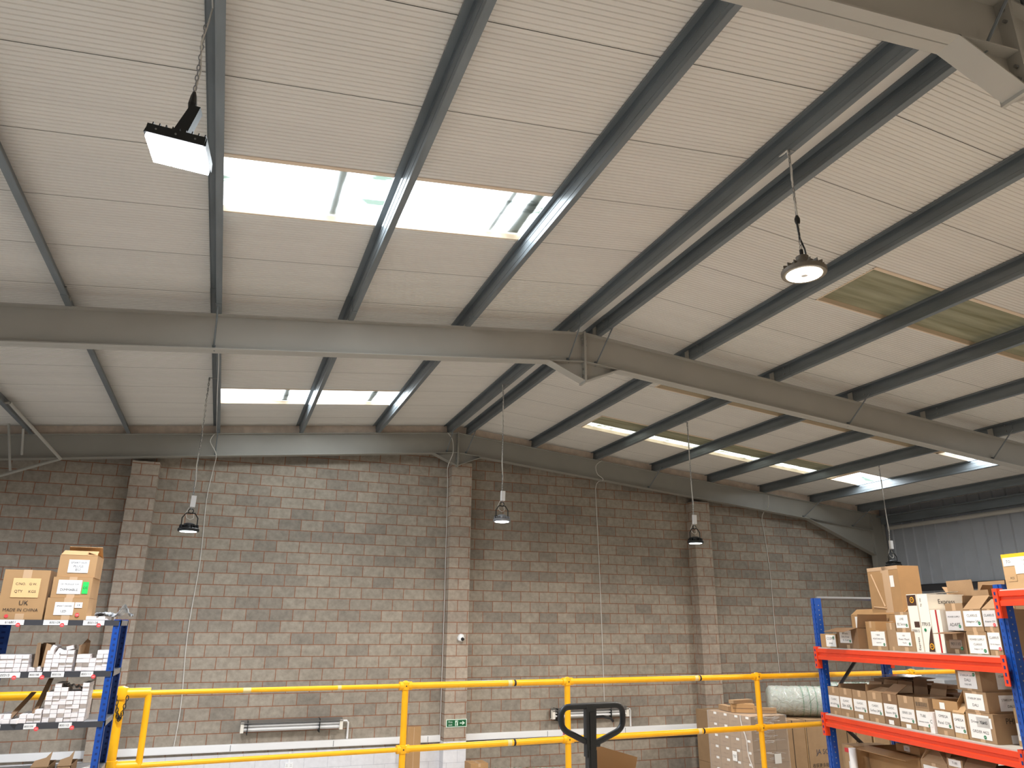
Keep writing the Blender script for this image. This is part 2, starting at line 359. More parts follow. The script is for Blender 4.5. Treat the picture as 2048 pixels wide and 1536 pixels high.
# portal frames
def i_beam(m, a, b, dep_a, dep_b, y, wd, pm, t=.013, web=.01):   # a,b = (x,z) of the top line
    def slab(p, q, th, hw):
        m.add([(p[0], y-hw, p[1]), (q[0], y-hw, q[1]), (q[0], y+hw, q[1]), (p[0], y+hw, p[1]), (p[0], y-hw, p[1]-th), (q[0], y-hw, q[1]-th), (q[0], y+hw, q[1]-th), (p[0], y+hw, p[1]-th)],
              [(0, 1, 2, 3), (7, 6, 5, 4), (0, 4, 5, 1), (1, 5, 6, 2), (2, 6, 7, 3), (3, 7, 4, 0)], pm)
    slab(a, b, t, wd/2); slab((a[0], a[1]-dep_a+t), (b[0], b[1]-dep_b+t), t, wd/2)
    m.prism([(a[0], a[1]), (b[0], b[1]), (b[0], b[1]-dep_b), (a[0], a[1]-dep_a)], y-web/2, y+web/2, pm)
def frame(y, label, pm, wd=.18, cols=True):
    f = thing('portal_frame', label, 'roof frame', (XR, y, GZ), 'grey steel portal frames'); f.location = (0, 0, 0)
    D = .47
    for s, end in ((-1, XL+.5), (1, XE-.52)):
        m = MB(); i_beam(m, (XR, ZR), (end, rz(end)), D, D, y, wd, pm)
        m.build('rafter', f)
        # eaves haunch
        m = MB(); hx = end - s*2.15
        i_beam(m, (hx, rz(hx)-D+.013), (end, rz(end)-D), .02, .66, y, wd, pm); m.build('eaves_haunch', f)
        m = MB(); m.box(min(end, end+s*.42), max(end, end+s*.42), y-.005, y+.005, GZ, rz(end), pm)
        for xx in (end, end+s*.41): m.box(xx-.01, xx+.01, y-wd/2, y+wd/2, GZ, rz(xx, -.02), pm)
        m.build('column', f)
    m = MB(); zb = 3.43; z1 = rz(XR-.55)-D
    m.prism([(XR-.55, z1+.01), (XR, ZR-D), (XR+.55, z1+.01), (XR, zb)], y-.005, y+.005, pm)
    for s in (-1, 1):
        a = (XR+s*.57, z1); b = (XR, zb)
        m.add([(a[0], y-wd/2, a[1]), (b[0], y-wd/2, b[1]), (b[0], y+wd/2, b[1]), (a[0], y+wd/2, a[1]), (a[0], y-wd/2, a[1]+.012), (b[0], y-wd/2, b[1]+.012), (b[0], y+wd/2, b[1]+.012), (a[0], y+wd/2, a[1]+.012)],
              [(0, 1, 2, 3), (7, 6, 5, 4), (0, 4, 5, 1), (1, 5, 6, 2), (2, 6, 7, 3), (3, 7, 4, 0)], pm)
    m.build('apex_haunch', f)
    m = MB(); m.box(XR-.016, XR+.016, y-wd/2-.012, y+wd/2+.012, zb-.02, ZR+.01, pm); m.build('end_plate', f)
    for zz in (4.1, 4.0, 3.62, 3.52):
        for s in (-1, 1):
            for yy in (-.06, .06):
                m = MB(); m.tube([(XR+s*.016, y+yy, zz), (XR+s*.04, y+yy, zz)], .013, STEEL, 6); m.build('bolt', f)
    return f
FM = frame(9.42, 'grey steel portal frame crossing the middle of the hall', PAINT)
FG = frame(15.97, 'dark grey steel portal frame against the block gable wall', PAINTD)
FN = frame(2.72, 'grey steel portal frame nearest, its apex at the top right', PAINT)
FB = frame(-4.0, 'grey steel portal frame behind the viewer', PAINT)
def fly_brace(f, x0, z0, x1, z1, y0, y1):
    m = MB(); m.tube([(x0, y0, z0), (x1, y1, z1)], .011, GALV, 6); m.box(x1-.02, x1+.02, y1-.004, y1+.03, z1-.03, z1+.04, GALV); m.build('fly_brace', f)
for f, y in ((FM, 9.42), (FG, 15.97), (FN, 2.72)):
    for px, bx in ((4.45, 4.40), (4.96, 4.86), (9.76, 9.6), (14.65, 14.3) if f is FG else (13.02, 12.9), (16.28, 15.95) if f is FG else (-5.35, -5.2)):
        fly_brace(f, px, rz(px, .05), bx, rz(bx, -.44), y-.42, y-.03)
    if f is not FN: fly_brace(f, -.44, rz(-.44, .05), -.44, rz(-.44, -.44), y-.35, y-.02)
# purlins: Z section, web 0.2 m
ordn = ['first', 'second', 'third', 'fourth', 'fifth', 'sixth', 'seventh', 'eighth']
def purlin(x, label):
    o = thing('roof_purlin', label, 'purlin', (x, 0, rz(x)), 'galvanised roof purlins')
    sg = -1 if x < XR else 1
    tilt = Matrix.Rotation(math.atan(SL)*sg, 4, 'Y')
    def zsec(m, y0, y1, g=0):
        t = .0035; w1, w2 = .068, .062; H = .195; c = .018
        pl = [(-w1, H-c), (-w1, H), (0, H), (0, 0), (w2, 0), (w2, c)]
        off = g
        for (ax, az), (bx, bz) in zip(pl, pl[1:]):
            if ax == bx: m.box(ax-t/2-off, ax+t/2-off, y0, y1, min(az, bz), max(az, bz), GALV, tilt)
            else: m.box(min(ax, bx)-off, max(ax, bx)-off, y0, y1, az-t/2-off, az+t/2-off, GALV, tilt)
        # rolled stiffening grooves of the web
        for zz in (.055, .14): m.box(-.006-off, .006-off, y0, y1, zz-.006, zz+.006, GALV, tilt)
    m = MB(); zsec(m, YB+.02, 16.04); m.build('rail', o)
    for yy in (2.72, 9.42):
        m = MB(); zsec(m, yy-.42, yy+.42, .0045); m.build('sleeve', o)
        m = MB(); m.box(-.012, -.004, yy-.05, yy+.05, -.0, .16, PAINT); m.box(.004, .014, yy-.045, yy+.045, 0, .15, PAINT)
        m.build('cleat', o)
        for dy in (-.3, .3): 
            for zz in (.05, .15): m = MB(); m.tube([(-.02, yy+dy, zz), (.016, yy+dy, zz)], .011, STEEL, 6); m.build('bolt', o)
    return o
for k in range(8):
    w1 = 'galvanised purlin on the left slope, %s out from the ridge' % ordn[k]
    if k == 0: w1 = 'galvanised ridge purlin just left of the apex, white cable running along it'
    if k == 3: w1 = 'galvanised purlin on the left slope at the left edge of the bright rooflight'
    purlin(XR-.22-1.63*k, w1)
    w2 = 'galvanised purlin on the right slope, %s out from the ridge' % ordn[k]
    if k == 0: w2 = 'galvanised ridge purlin just right of the apex'
    purlin(XR+.22+1.63*k, w2)
m = MB(); m.box(16.93, 17.08, YB, 15.9, 2.74, 2.95, GALV); m.box(16.78, 16.93, YB, 15.9, 2.93, 2.95, GALV); tag(m.build('eaves_beam'), 'dark galvanised eaves beam along the top of the cladding wall', 'beam')
m = MB(); m.tube([(16.95, YB, 2.62), (16.95, 15.7, 2.62)], .055, PAINT, 12); tag(m.build('eaves_tie'), 'round grey tie tube beneath the eaves beam on the right wall', 'tube')
m = MB(); m.box(17.025, 17.09, YB, 15.9, .93, .945, DGREY); m.box(17.025, 17.035, YB, 15.9, .945, 1.09, DGREY); m.box(17.025, 17.09, YB, 15.9, 1.08, 1.095, DGREY); tag(m.build('cladding_rail'), 'dark horizontal rail across the grey cladding wall', 'rail')
m = MB(); m.box(16.9, 17.08, 13.8, 13.9, GZ, .93, GALV); tag(m.build('cladding_post'), 'dark steel post under the cladding wall rail', 'post')
# wind bracing at the far left
for pts, lb in ((((-3.65, 14.0, 3.47), (-3.11, 15.80, 2.93)), 'thin diagonal brace dropping right from the roof at far left'), (((-3.12, 15.80, 2.93), (-5.4, 15.6, 1.9)), 'grey brace tube running down left below the far rafter'), (((-3.98, 15.5, 3.45), (-3.8, 15.5, 2.6)), 'short upright steel strut at far left of the far rafter'), (((-3.72, 15.42, rz(-3.72)), (-3.76, 15.86, 2.97)), 'thin slanted rod beside the upright strut at far left'), (((-3.65, 14.0, 3.47), (-5.6, 13.4, 2.98)), 'grey brace leaving the frame at the left edge under the roof')):
    m = MB(); m.tube(pts, .03 if 'tube' in lb or 'diagonal' in lb else .022, PAINTD if 'tube' in lb else PAINT, 8); tag(m.build('wind_brace'), lb, 'brace', 'wind braces at the far left')
# ------------------------------------------------------------------ lamps
def chain(m, x, y, z0, z1, mm, tw=.018, ln=.05, r=.0032):
    n = int((z1-z0)/(ln*.78)); st = (z1-z0)/max(1, n)
    for i in range(n):
        zc = z0+st*(i+.5); a = i % 2
        pts = []
        for k in range(8):
            t = 2*math.pi*k/8; u = math.cos(t)*tw/2; v = math.sin(t)*ln/2
            pts.append((x+(u if a else 0), y+(0 if a else u), zc+v))
        m.tube(pts, r, mm, 4, closed=True)
def highbay(x, y, z, label, r, top, body, lens, watt, col, white_box=True, cable=None, hook=False):
    o = thing('high_bay_lamp', label, 'lamp', (x, y, z), 'high bay lamps hanging from chains')
    m = MB(); m.lathe([(r*.80, 0), (r*.97, .0), (r, .012), (r, .035), (r*.9, .05), (r*.62, .06), (r*.56, .062), (r*.52, .11), (r*.3, .125), (.02, .128)], body, n=32)
    for k in range(16):
        t = 2*math.pi*k/16; M = Matrix.Rotation(t, 4, 'Z'); m.box(r*.5, r*.9, -.004, .004, .048, .085, body, M)
    m.build('housing', o, True)
    m = MB(); m.lathe([(r*.78, -.004), (r*.8, .004), (.01, .005)], lens, n=32)
    m.lathe([(.03, -.012), (.03, 0)], WHITE, n=12)
    m.build('lens', o, True)
    hb = .06
    if not hook:
        m = MB(); bw = r*.72
        m.tube([(-bw, 0, .03), (-bw, 0, .2), (-bw*.55, 0, .27), (bw*.55, 0, .27), (bw, 0, .2), (bw, 0, .03)], .009, BLKM, 6)
        for s in (-1, 1): m.box(s*bw-.02, s*bw+.02, -.02, .02, .04, .1, BLKM)
        m.build('bracket', o)
        m = MB(); pts = [(0.035*math.cos(t*math.pi/6), 0, .3+.035*math.sin(t*math.pi/6)) for t in range(12)]; m.tube(pts, .007, BLKM, 6, closed=True); m.build('shackle', o)
        hb = .33
        m = MB(); m.tube([(-.03, .02, .36), (-.07, .02, .27), (-.05, .01, .2), (0, 0, .17), (.05, .01, .2), (.04, .02, .28), (0, .02, .36)], .006, OFFW, 6); m.build('loose_cable', o)
    else:
        m = MB(); m.lathe([(.055, .12), (.055, .17), (.03, .185)], body, n=20); m.tube([(0, 0, .18), (0, 0, .24)], .016, BLKM, 8); m.build('driver', o, True); hb = .24
        m = MB(); m.tube([(.05, 0, .17), (.04, 0, .26), (0, 0, .36), (-.01, 0, .5)], .008, BLACK, 6); m.lathe([(.018, .5), (.024, .52), (.024, .55), (.012, .58)], BLACK, n=10); m.build('flex', o)
    if white_box:
        m = MB(); m.box(-.035, .035, -.025, .025, hb+.03, hb+.20, WHITE, Matrix.Rotation(.03, 4, 'Y')); m.build('junction_box', o); 
    m = MB(); chain(m, 0, 0, hb, top-z, STEEL, .022, .055, .0042); m.build('chain', o)
    m = MB(); pts = []; h = top-z; z0 = hb+.2
    for i in range(9):
        t = i/8; pts.append((.012*math.sin(i*2.1), .012*math.cos(i*1.7), z0+(h-z0)*t))
    if cable: pts += cable
    m.tube(pts, .009, OFFW, 6); m.build('cable', o)
    px = min([XR+sg*(.22+1.63*k)+.03 for sg in (-1, 1) for k in range(8)], key=lambda q: abs(q-x))
    m = MB(); m.box(min(0, px-x)-.012, max(0, px-x)+.012, -.015, .015, rz(px)-z-.006, rz(px)-z+.001, STEEL); m.box(-.005, .005, -.015, .015, top-z-.03, rz(px)-z, STEEL); m.build('beam_hook', o)
    area_light('lamp_light', (0, 0, -.03), r*1.5, 0, watt, col, 'DISK', o)
    return o
WARM = (1, .90, .79); COOL = (.84, .90, 1); NEU = (1, .95, .89)
BRONZE = mat('grey_lamp_body', (112, 104, 92), .5)
highbay(4.416, 4.58, 2.915, 'round grey high bay lamp glowing warm white near the ridge, nearest on the right', .19, rz(4.43, .0), BRONZE, LENSW, LAMP_W*1.1, WARM, False, [(.0, .05, 1.27), (.03, .2, 1.3), (.06, .42, 1.30)], True)
highbay(-.565, 12.1, 1.30, 'black round high bay lamp low in front of the left block wall', .15, rz(-.5, .0), BLKM, LENSD, LAMP_W, (.95, .96, 1))
highbay(4.36, 12.1, 1.70, 'small glaring round lamp hanging right of the central pilaster', .15, rz(4.36, .0), LGREY, LENSC, LAMP_W, NEU)
highbay(8.235, 12.1, 1.50, 'black round high bay lamp hanging before the right pilaster', .15, rz(8.2, .0), BLKM, LENSD, LAMP_W, NEU)
highbay(13.06, 12.1, 1.23, 'black round high bay lamp hanging just above the tall taped carton', .16, rz(13.05, .0), BLKM, LENSD, LAMP_W, NEU)
for (x, y, col, lb) in ((8.2, 4.58, WARM, 'unseen fill lamp added outside the view right of the near warm lamp'), (13.05, 4.58, WARM, 'unseen fill lamp added outside the view beside the cladding wall'), (-.5, -2.9, NEU, 'unseen fill lamp added behind the viewer on the left'), (4.4, -2.9, WARM, 'unseen fill lamp added behind the viewer near the ridge'), (8.2, -2.9, WARM, 'unseen fill lamp added behind the viewer right of the ridge'), (-5.4, 12.1, COOL, 'unseen fill lamp added outside the view beyond the left edge of the block wall'), (-5.4, 4.58, COOL, 'unseen fill lamp added outside the view at the left'), (13.05, -2.9, WARM, 'unseen fill lamp added behind the viewer on the far right')):
    highbay(x, y, 2.4 if y > 0 else 2.2, lb, .19, rz(x), BRONZE, LENSW, LAMP_W, col, False, None, True)  # unseen lamps added out of frame as general fill light
# rectangular flood lamp near the viewer
o = thing('flood_lamp', 'rectangular black flood lamp glaring white on a chain at upper left', 'lamp', (-.55, 4.3, 2.72))
R = Matrix.Rotation(math.radians(-6), 4, 'Z') @ Matrix.Rotation(math.radians(7), 4, 'Y')
m = MB(); m.box(-.175, .175, -.12, .16, -.005, .055, BLKM, R, .008); m.box(-.165, .165, -.13, -.115, -.01, .05, BLKM, R)
for i in range(9): m.box(-.15+i*.037, -.144+i*.037, -.1, .14, .05, .085, BLKM, R)
for i in range(3): m.tube([R @ Vector((-.11+i*.11, -.135, .02)), R @ Vector((-.11+i*.11, -.128, .02))], .006, STEEL, 6)
m.build('housing', o)
m = MB()
for i in range(3):
    for j in range(2):
        cx = -.11+i*.11; cy = -.05+j*.14
        m.box(cx-.052, cx+.052, cy-.062, cy+.066, -.03, -.003, LENSC, R, 0)
        for a in (-.026, .026):
            m.lathe([(.004, -.05), (.02, -.042), (.025, -.03)], LENSC, (0, 0, 0), 12, R @ T(cx+a, cy-.03, 0))
m.build('lens', o)
m = MB(); m.box(-.035, .045, -.03, .03, .06, .11, BLKM, R); m.prism([(-.05, .09), (.03, .09), (.06, .3), (.0, .3)], -.05, .03, BLKM, R)
m.tube([(.06, .05, .08), (.05, .04, .3), (.03, 0, .36)], .008, BLKM, 6); m.build('bracket', o)
m = MB(); m.lathe([(.02, .3), (.026, .34), (.018, .4), (.01, .43)], BLACK, (.035, 0, 0), 10); m.build('connector', o)
m = MB(); chain(m, .035, 0, .4, rz(-.5, -.02)-2.72, LGREY); m.build('chain', o)
m = MB(); m.tube([(.035, 0, .42), (.05, .01, .6), (.03, -.01, .8), (.05, .01, 1.0), (.06, 0, 1.1), (.05, -.4, 1.12), (.07, -1.2, 1.15)], .006, OFFW, 6); m.build('cable', o)
area_light('lamp_light', (0, 0, -.07), .33, .27, LAMP_W*1.5, COOL, parent=o, rot=(math.radians(4), math.radians(-6), 0))
# wall cables
def cable(pts, label, r=.008, name='wall_cable', m_=None):
    # smooth the path a little
    m = MB(); P = [Vector(p) for p in pts]; Q = []
    for i in range(len(P)-1):
        a = P[max(0, i-1)]; b = P[i]; c = P[i+1]; d = P[min(len(P)-1, i+2)]
        for t in (0, .2, .4, .6, .8):
            Q.append(.5*((2*b)+(c-a)*t+(2*a-5*b+4*c-d)*t*t+(3*b-a-3*c+d)*t**3))
    Q.append(P[-1])
    for q in Q: q.y = min(q.y, YC)
    m.tube(Q, r, m_ or OFFW, 6); return tag(m.build(name), label, 'cable', 'white cables on the gable wall')
YC = YW-.016
cable([(-.5, 15.8, 3.66), (-.56, 15.82, 3.5), (-.42, 15.86, 3.25), (-.45, YC-.05, 3.0), (-.50, YC, 2.4), (-.47, YC, 1.2), (-.52, YC, -.2), (-.47, YC, -1.4), (-.5, YC, -2.18)], 'white cable down the left part of the block wall')
cable([(4.37, 15.8, 4.15), (4.5, 15.84, 4.0), (4.52, 15.84, 3.7), (4.44, 15.95, 3.4), (4.53, YC-.05, 3.0), (4.54, YC-.05, 1.5), (4.545, YC-.05, 0), (4.54, YC-.05, -2.2)], 'white cable beside the central pilaster')
cable([(8.28, 15.85, 3.84), (8.12, 15.86, 3.7), (8.15, 15.86, 3.5), (8.3, 15.86, 3.36), (8.3, YC, 3.2), (8.34, YC, 1.6), (8.36, YC, .2), (8.37, YC, -1.6)], 'white cable ending at the heater behind the pallet truck')
cable([(13.15, 15.86, 3.3), (13.1, 15.86, 3.0), (13.2, YC, 2.7), (13.3, YC, 1.4), (13.28, YC, .0), (13.3, YC, -1.2)], 'white cable down the wall at right, ending above the plastic rolls')
cable([(-.47, 15.9, rz(-.5, .02)), (-.45, 13, rz(-.5, -.02)), (-.43, 11, rz(-.5, .0)), (-.46, 9.6, rz(-.5, -.01))], 'thin white cable lying along the purlin at the rooflight edge', .006)
# trunking, heaters, sign, camera, socket
def trunk(x0, x1, label):
    o = thing('cable_trunking', label, 'trunking', (x0, YW, -2.24)); m = MB(); L = x1-x0
    m.box(0, L, -.07, -.002, -.03, .095, WHITE); m.build('channel', o)
    m = MB(); m.box(0, L, -.077, -.0705, -.02, .085, WHITE)
    m.build('cover', o)
    m = MB()
    for i in range(1, int(L/1.9)+1): m.box(i*1.9, i*1.9+.012, -.079, -.0775, -.02, .085, LGREY)
    if m.v: m.build('joint_clip', o)
    return o
trunk(-1.42, 4.55, 'white dado trunking left of the central pilaster above painted blocks')
t_ = trunk(5.04, 10.86, 'white dado trunking right of the central pilaster')
m = MB()
for a in (-.35, 0, .35): m.box(-.008, .008, -.0805, -.0785, 0, .05, REDP, T(7.35-5.04+a*.05, 0, .005) @ Matrix.Rotation(a*1.6, 4, 'Y'))
m.box(2.26, 2.36, -.0805, -.0785, -.004, .006, REDP); m.build('red_mark', t_)
trunk(-7.5, -1.93, 'white dado trunking behind the blue shelving')
m = MB(); m.box(5.04, 10.86, YW-.035, YW-.002, -2.40, -2.28, DGREY); tag(m.build('cable_channel'), 'dark recessed cable channel under the right trunking', 'channel')
def heater(x0, x1, z, label):
    o = thing('radiant_heater', label, 'heater', (x0, YW, z), 'twin tube wall heaters'); L = x1-x0
    m = MB(); m.prism([(-.0, 0), (L, 0), (L, .17), (0, .17)], -.14, -.10, WHITE)
    m.add([(0, -.26, .16), (L, -.26, .16), (L, -.10, .2), (0, -.10, .2), (0, -.26, .15), (L, -.26, .15), (L, -.1, .19), (0, -.1, .19)], [(0, 1, 2, 3), (7, 6, 5, 4), (0, 4, 5, 1), (1, 5, 6, 2), (2, 6, 7, 3), (3, 7, 4, 0)], STEEL); m.build('reflector', o)
    m = MB()
    for zz in (.045, .11): m.tube([(.05, -.19, zz), (L-.05, -.19, zz)], .02, WHITE, 10)
    m.build('heating_tube', o, True)
    for xx in (0, L-.06): m = MB(); m.box(xx, xx+.06, -.24, -.1, -.01, .17, PWHITE); m.build('end_cap', o)
    for xx in (.12, L-.45):
        m = MB(); m.box(xx, xx+.012, -.25, -.001, -.05, .2, BLKM); m.build('wall_bracket', o)
    m = MB(); m.tube([(L, -.1, .13), (L+.09, -.1, .13), (L+.13, -.06, .09), (L+.13, -.05, 0), (L+.13, -.05, -2.135-z)], .02, WHITE, 8); m.build('conduit', o, True)
heater(.62, 2.52, -1.93, 'twin tube heater on the wall left of the exit sign')
heater(7.0, 8.87, -1.90, 'twin tube heater on the wall behind the pallet truck handle')
m = MB(); m.box(-.22, .22, -.012, 0, -.075, .075, SIGNW); o = m.build('exit_sign'); o.location = (4.815, YW-.303, -1.9); tag(o, 'green fire exit sign with running man and arrow', 'sign')
m = MB(); m.box(-.205, .205, -.014, -.0125, -.062, .062, SIGNG); m.build('panel', o)
m = MB(); m.text('Fire\nexit', SIGNW, T(-.13, -.0155, 0), .09, .1)
m.box(-.03, .03, -.0157, -.0145, -.05, .05, SIGNW); m.box(-.012, .006, -.0168, -.016, -.02, .02, SIGNG, Matrix.Rotation(.3, 4, 'Y')); m.lathe([(.009, 0), (.009, .001)], SIGNG, (0, 0, 0), 10, T(.012, -.0162, .033) @ Matrix.Rotation(math.pi/2, 4, 'X'))
m.box(-.022, -.014, -.0168, -.016, -.045, -.01, SIGNG, Matrix.Rotation(-.5, 4, 'Y')); m.box(.004, .012, -.0168, -.016, -.045, -.012, SIGNG, Matrix.Rotation(.5, 4, 'Y'))
m.box(.07, .14, -.0157, -.0145, -.009, .009, SIGNW); m.poly([(.125, -.0157, .04), (.18, -.0157, 0), (.125, -.0157, -.04)], SIGNW, .001); m.build('lettering', o)
o = thing('security_camera', 'white dome security camera on the central pilaster', 'camera', (4.84, YW-.3, -.25))
m = MB(); m.lathe([(.055, 0), (.055, .04), (.045, .05)], WHITE, (0, 0, 0), 20, Matrix.Rotation(math.pi/2, 4, 'X')); m.build('mount', o, True)
m = MB(); m.lathe([(.02, -.08), (.06, -.055), (.075, 0), (.06, .055), (.02, .08)], WHITE, (0, -.10, 0.01), 20, T(0, 0, 0)); m.build('ball', o, True)
m = MB(); m.lathe([(.036, 0), (.034, .02), (.02, .028)], BLACK, (0, 0, 0), 16, T(.012, -.165, -.015) @ Matrix.Rotation(math.pi/2+.3, 4, 'X')); m.build('lens', o, True)
o = thing('power_socket', 'white double power socket on the painted wall below trunking', 'socket', (1.58, YW-.012, -2.56))
m = MB(); m.box(-.075, .075, -.04, 0, -.045, .045, WHITE, None, .003); m.build('back_box', o)
m = MB()
for a in (-.038, .038):
    m.box(a-.004, a+.004, -.0415, -.0405, .005, .018, INK); m.box(a-.016, a-.006, -.0415, -.0405, -.016, -.01, INK); m.box(a+.006, a+.016, -.0415, -.0405, -.016, -.01, INK); m.box(a-.008, a+.008, -.045, -.0405, .025, .038, WHITE)
m.build('pin_holes', o)
m = MB(); m.box(-.014, .014, -.022, 0, .045, .24, WHITE); m.build('conduit', o)
# ------------------------------------------------------------------ railing
def ry(x): return 6.70 + (x+.64)*.064
ZT, ZM = -.5, -1.0
def railing():
    o = thing('guard_railing', 'yellow tube guard railing along the mezzanine edge', 'railing', (0, 0, MZ)); o.location = (0, 0, 0)
    posts = [1.59, 3.18, 5.48, 7.84, 10.2]
    for x in posts:
        m = MB(); m.tube([(x, ry(x), MZ), (x, ry(x), ZT)], .028, YEL, 12); m.lathe([(.06, 0), (.06, .012), (.035, .014)], YEL, (x, ry(x), MZ), 16)
        pst = m.build('post', o, True)
        for z in (ZT, ZM):
            m = MB(); m.lathe([(.012, -.045), (.036, -.03), (.041, 0), (.036, .03), (.012, .042)], YEL, (x, ry(x), z), 16)
            m.tube([(x-.055, ry(x-.055), z), (x+.055, ry(x+.055), z)], .035, YEL, 12); m.tube([(x, ry(x)-.045, z), (x, ry(x), z)], .006, INK, 6); m.build('clamp', pst, True)
    for z in (ZT, ZM):
        m = MB(); m.tube([(1.59, ry(1.59), z), (10.4, ry(10.4), z)], .027, YEL, 12)
        for x in (2.62, 4.72): m.tube([(x, ry(x), z), (x+.02, ry(x+.02), z)], .0275, INK, 12); m.tube([(x-.06, ry(x-.06), z), (x-.02, ry(x-.02), z)], .0273, YELW, 12)
        m.build('top_rail' if z == ZT else 'mid_rail', o, True)
    x = -.62
    m = MB(); m.tube([(x, ry(x), MZ), (x, ry(x), ZT)], .035, YEL, 12); p = m.build('post', o, True)
    for z in (ZT, ZM):
        m = MB(); m.lathe([(.012, -.055), (.045, -.04), (.052, 0), (.045, .04), (.012, .052)], YEL, (x, ry(x), z), 16); m.tube([(x-.07, ry(x), z), (x+.2, ry(x+.2), z)], .036, YEL, 12); m.build('clamp', p, True)
        m = MB(); m.tube([(x, ry(x), z), (-6.4, ry(-6.4), z)], .03, YEL, 12); m.build('top_rail' if z == ZT else 'mid_rail', o, True)
    m = MB(); m.tube([(-3.4, ry(-3.4), MZ), (-3.4, ry(-3.4), ZT)], .03, YEL, 12); m.build('post', o, True)
    g = thing('railing_gate', 'thinner yellow removable gate section left of the first post', 'gate', (0, 0, 0))
    for z in (ZT+.0, ZM+.0):
        m = MB(); m.tube([(-.43, ry(-.43)-.01, z), (1.55, ry(1.55)-.01, z)], .019, YEL, 10)
        if z == ZT: m.tube([(1.0, ry(1.0)-.01, z), (1.03, ry(1.03)-.01, z)], .0194, YELW, 10); m.tube([(.25, ry(.25)-.01, z), (.31, ry(.31)-.01, z)], .0193, YELW, 10)
        m.build('top_rail' if z == ZT else 'mid_rail', g, True)
    m = MB(); m.tube([(-.43, ry(-.43)-.01, ZM-.0), (-.43, ry(-.43)-.01, ZT)], .024, YEL, 10); m.build('end_post', g, True)
    m = MB()
    for i in range(16):
        t = i/15; px = -.64+.07*t; pz = ZT-.03-.14*math.sin(math.pi*min(1, t*1.0)) ; a = i % 2
        pts = [(px+(math.cos(q*math.pi/4)*.009 if a else 0), ry(px)-.06+(0 if a else math.cos(q*math.pi/4)*.009), pz+math.sin(q*math.pi/4)*.019) for q in range(8)]
        m.tube(pts, .003, BLKM, 4, closed=True)
    c = m.build('railing_chain'); tag(c, 'small dark chain looped over the left railing post', 'chain')
railing()
# ------------------------------------------------------------------ cartons
WORDS = ['CLASSIC', 'SLIM 60W', 'DALI 20W', 'LED PANEL', 'DRIVER', 'ADAPTOR']
def flat_label(parent, M, x0, x1, z0, z1, lines, y=-.0015, dot=None, m_=None, sub='lettering', side='front', depth=0):
    """paper label on the front (y = 0 plane) of a box, or its right side"""
    m = MB(); m.box(x0, x1, y-.0012, y, z0, z1, m_ or PAPER); m2 = m.build('label', parent, M=M)
    W, H = x1-x0, z1-z0
    if lines:
        t = MB(); n = len(lines)
        for i, s in enumerate(lines):
            s, k = s if isinstance(s, tuple) else (s, .6)
            t.text(s, INK, T((x0+x1)/2, y-.0018, z1-H*(.1+.8*(i+.5)/n)), H*.8/n*k*.7, W*.78)
        t.build(sub, m2)
    if dot:
        c, dx, dz, r = dot
        d = MB(); d.lathe([(r, 0), (r, .001)], c, (0, 0, 0), 18, T(x0+dx*W, y-.002, z0+dz*H) @ Matrix.Rotation(math.pi/2, 4, 'X'))
        d.text('GO' if c is GREEN else 'ON', PAPER, T(x0+dx*W, y-.0036, z0+dz*H), r*.55, r*1.2)
        d.build('round_sticker', m2)
    return m2
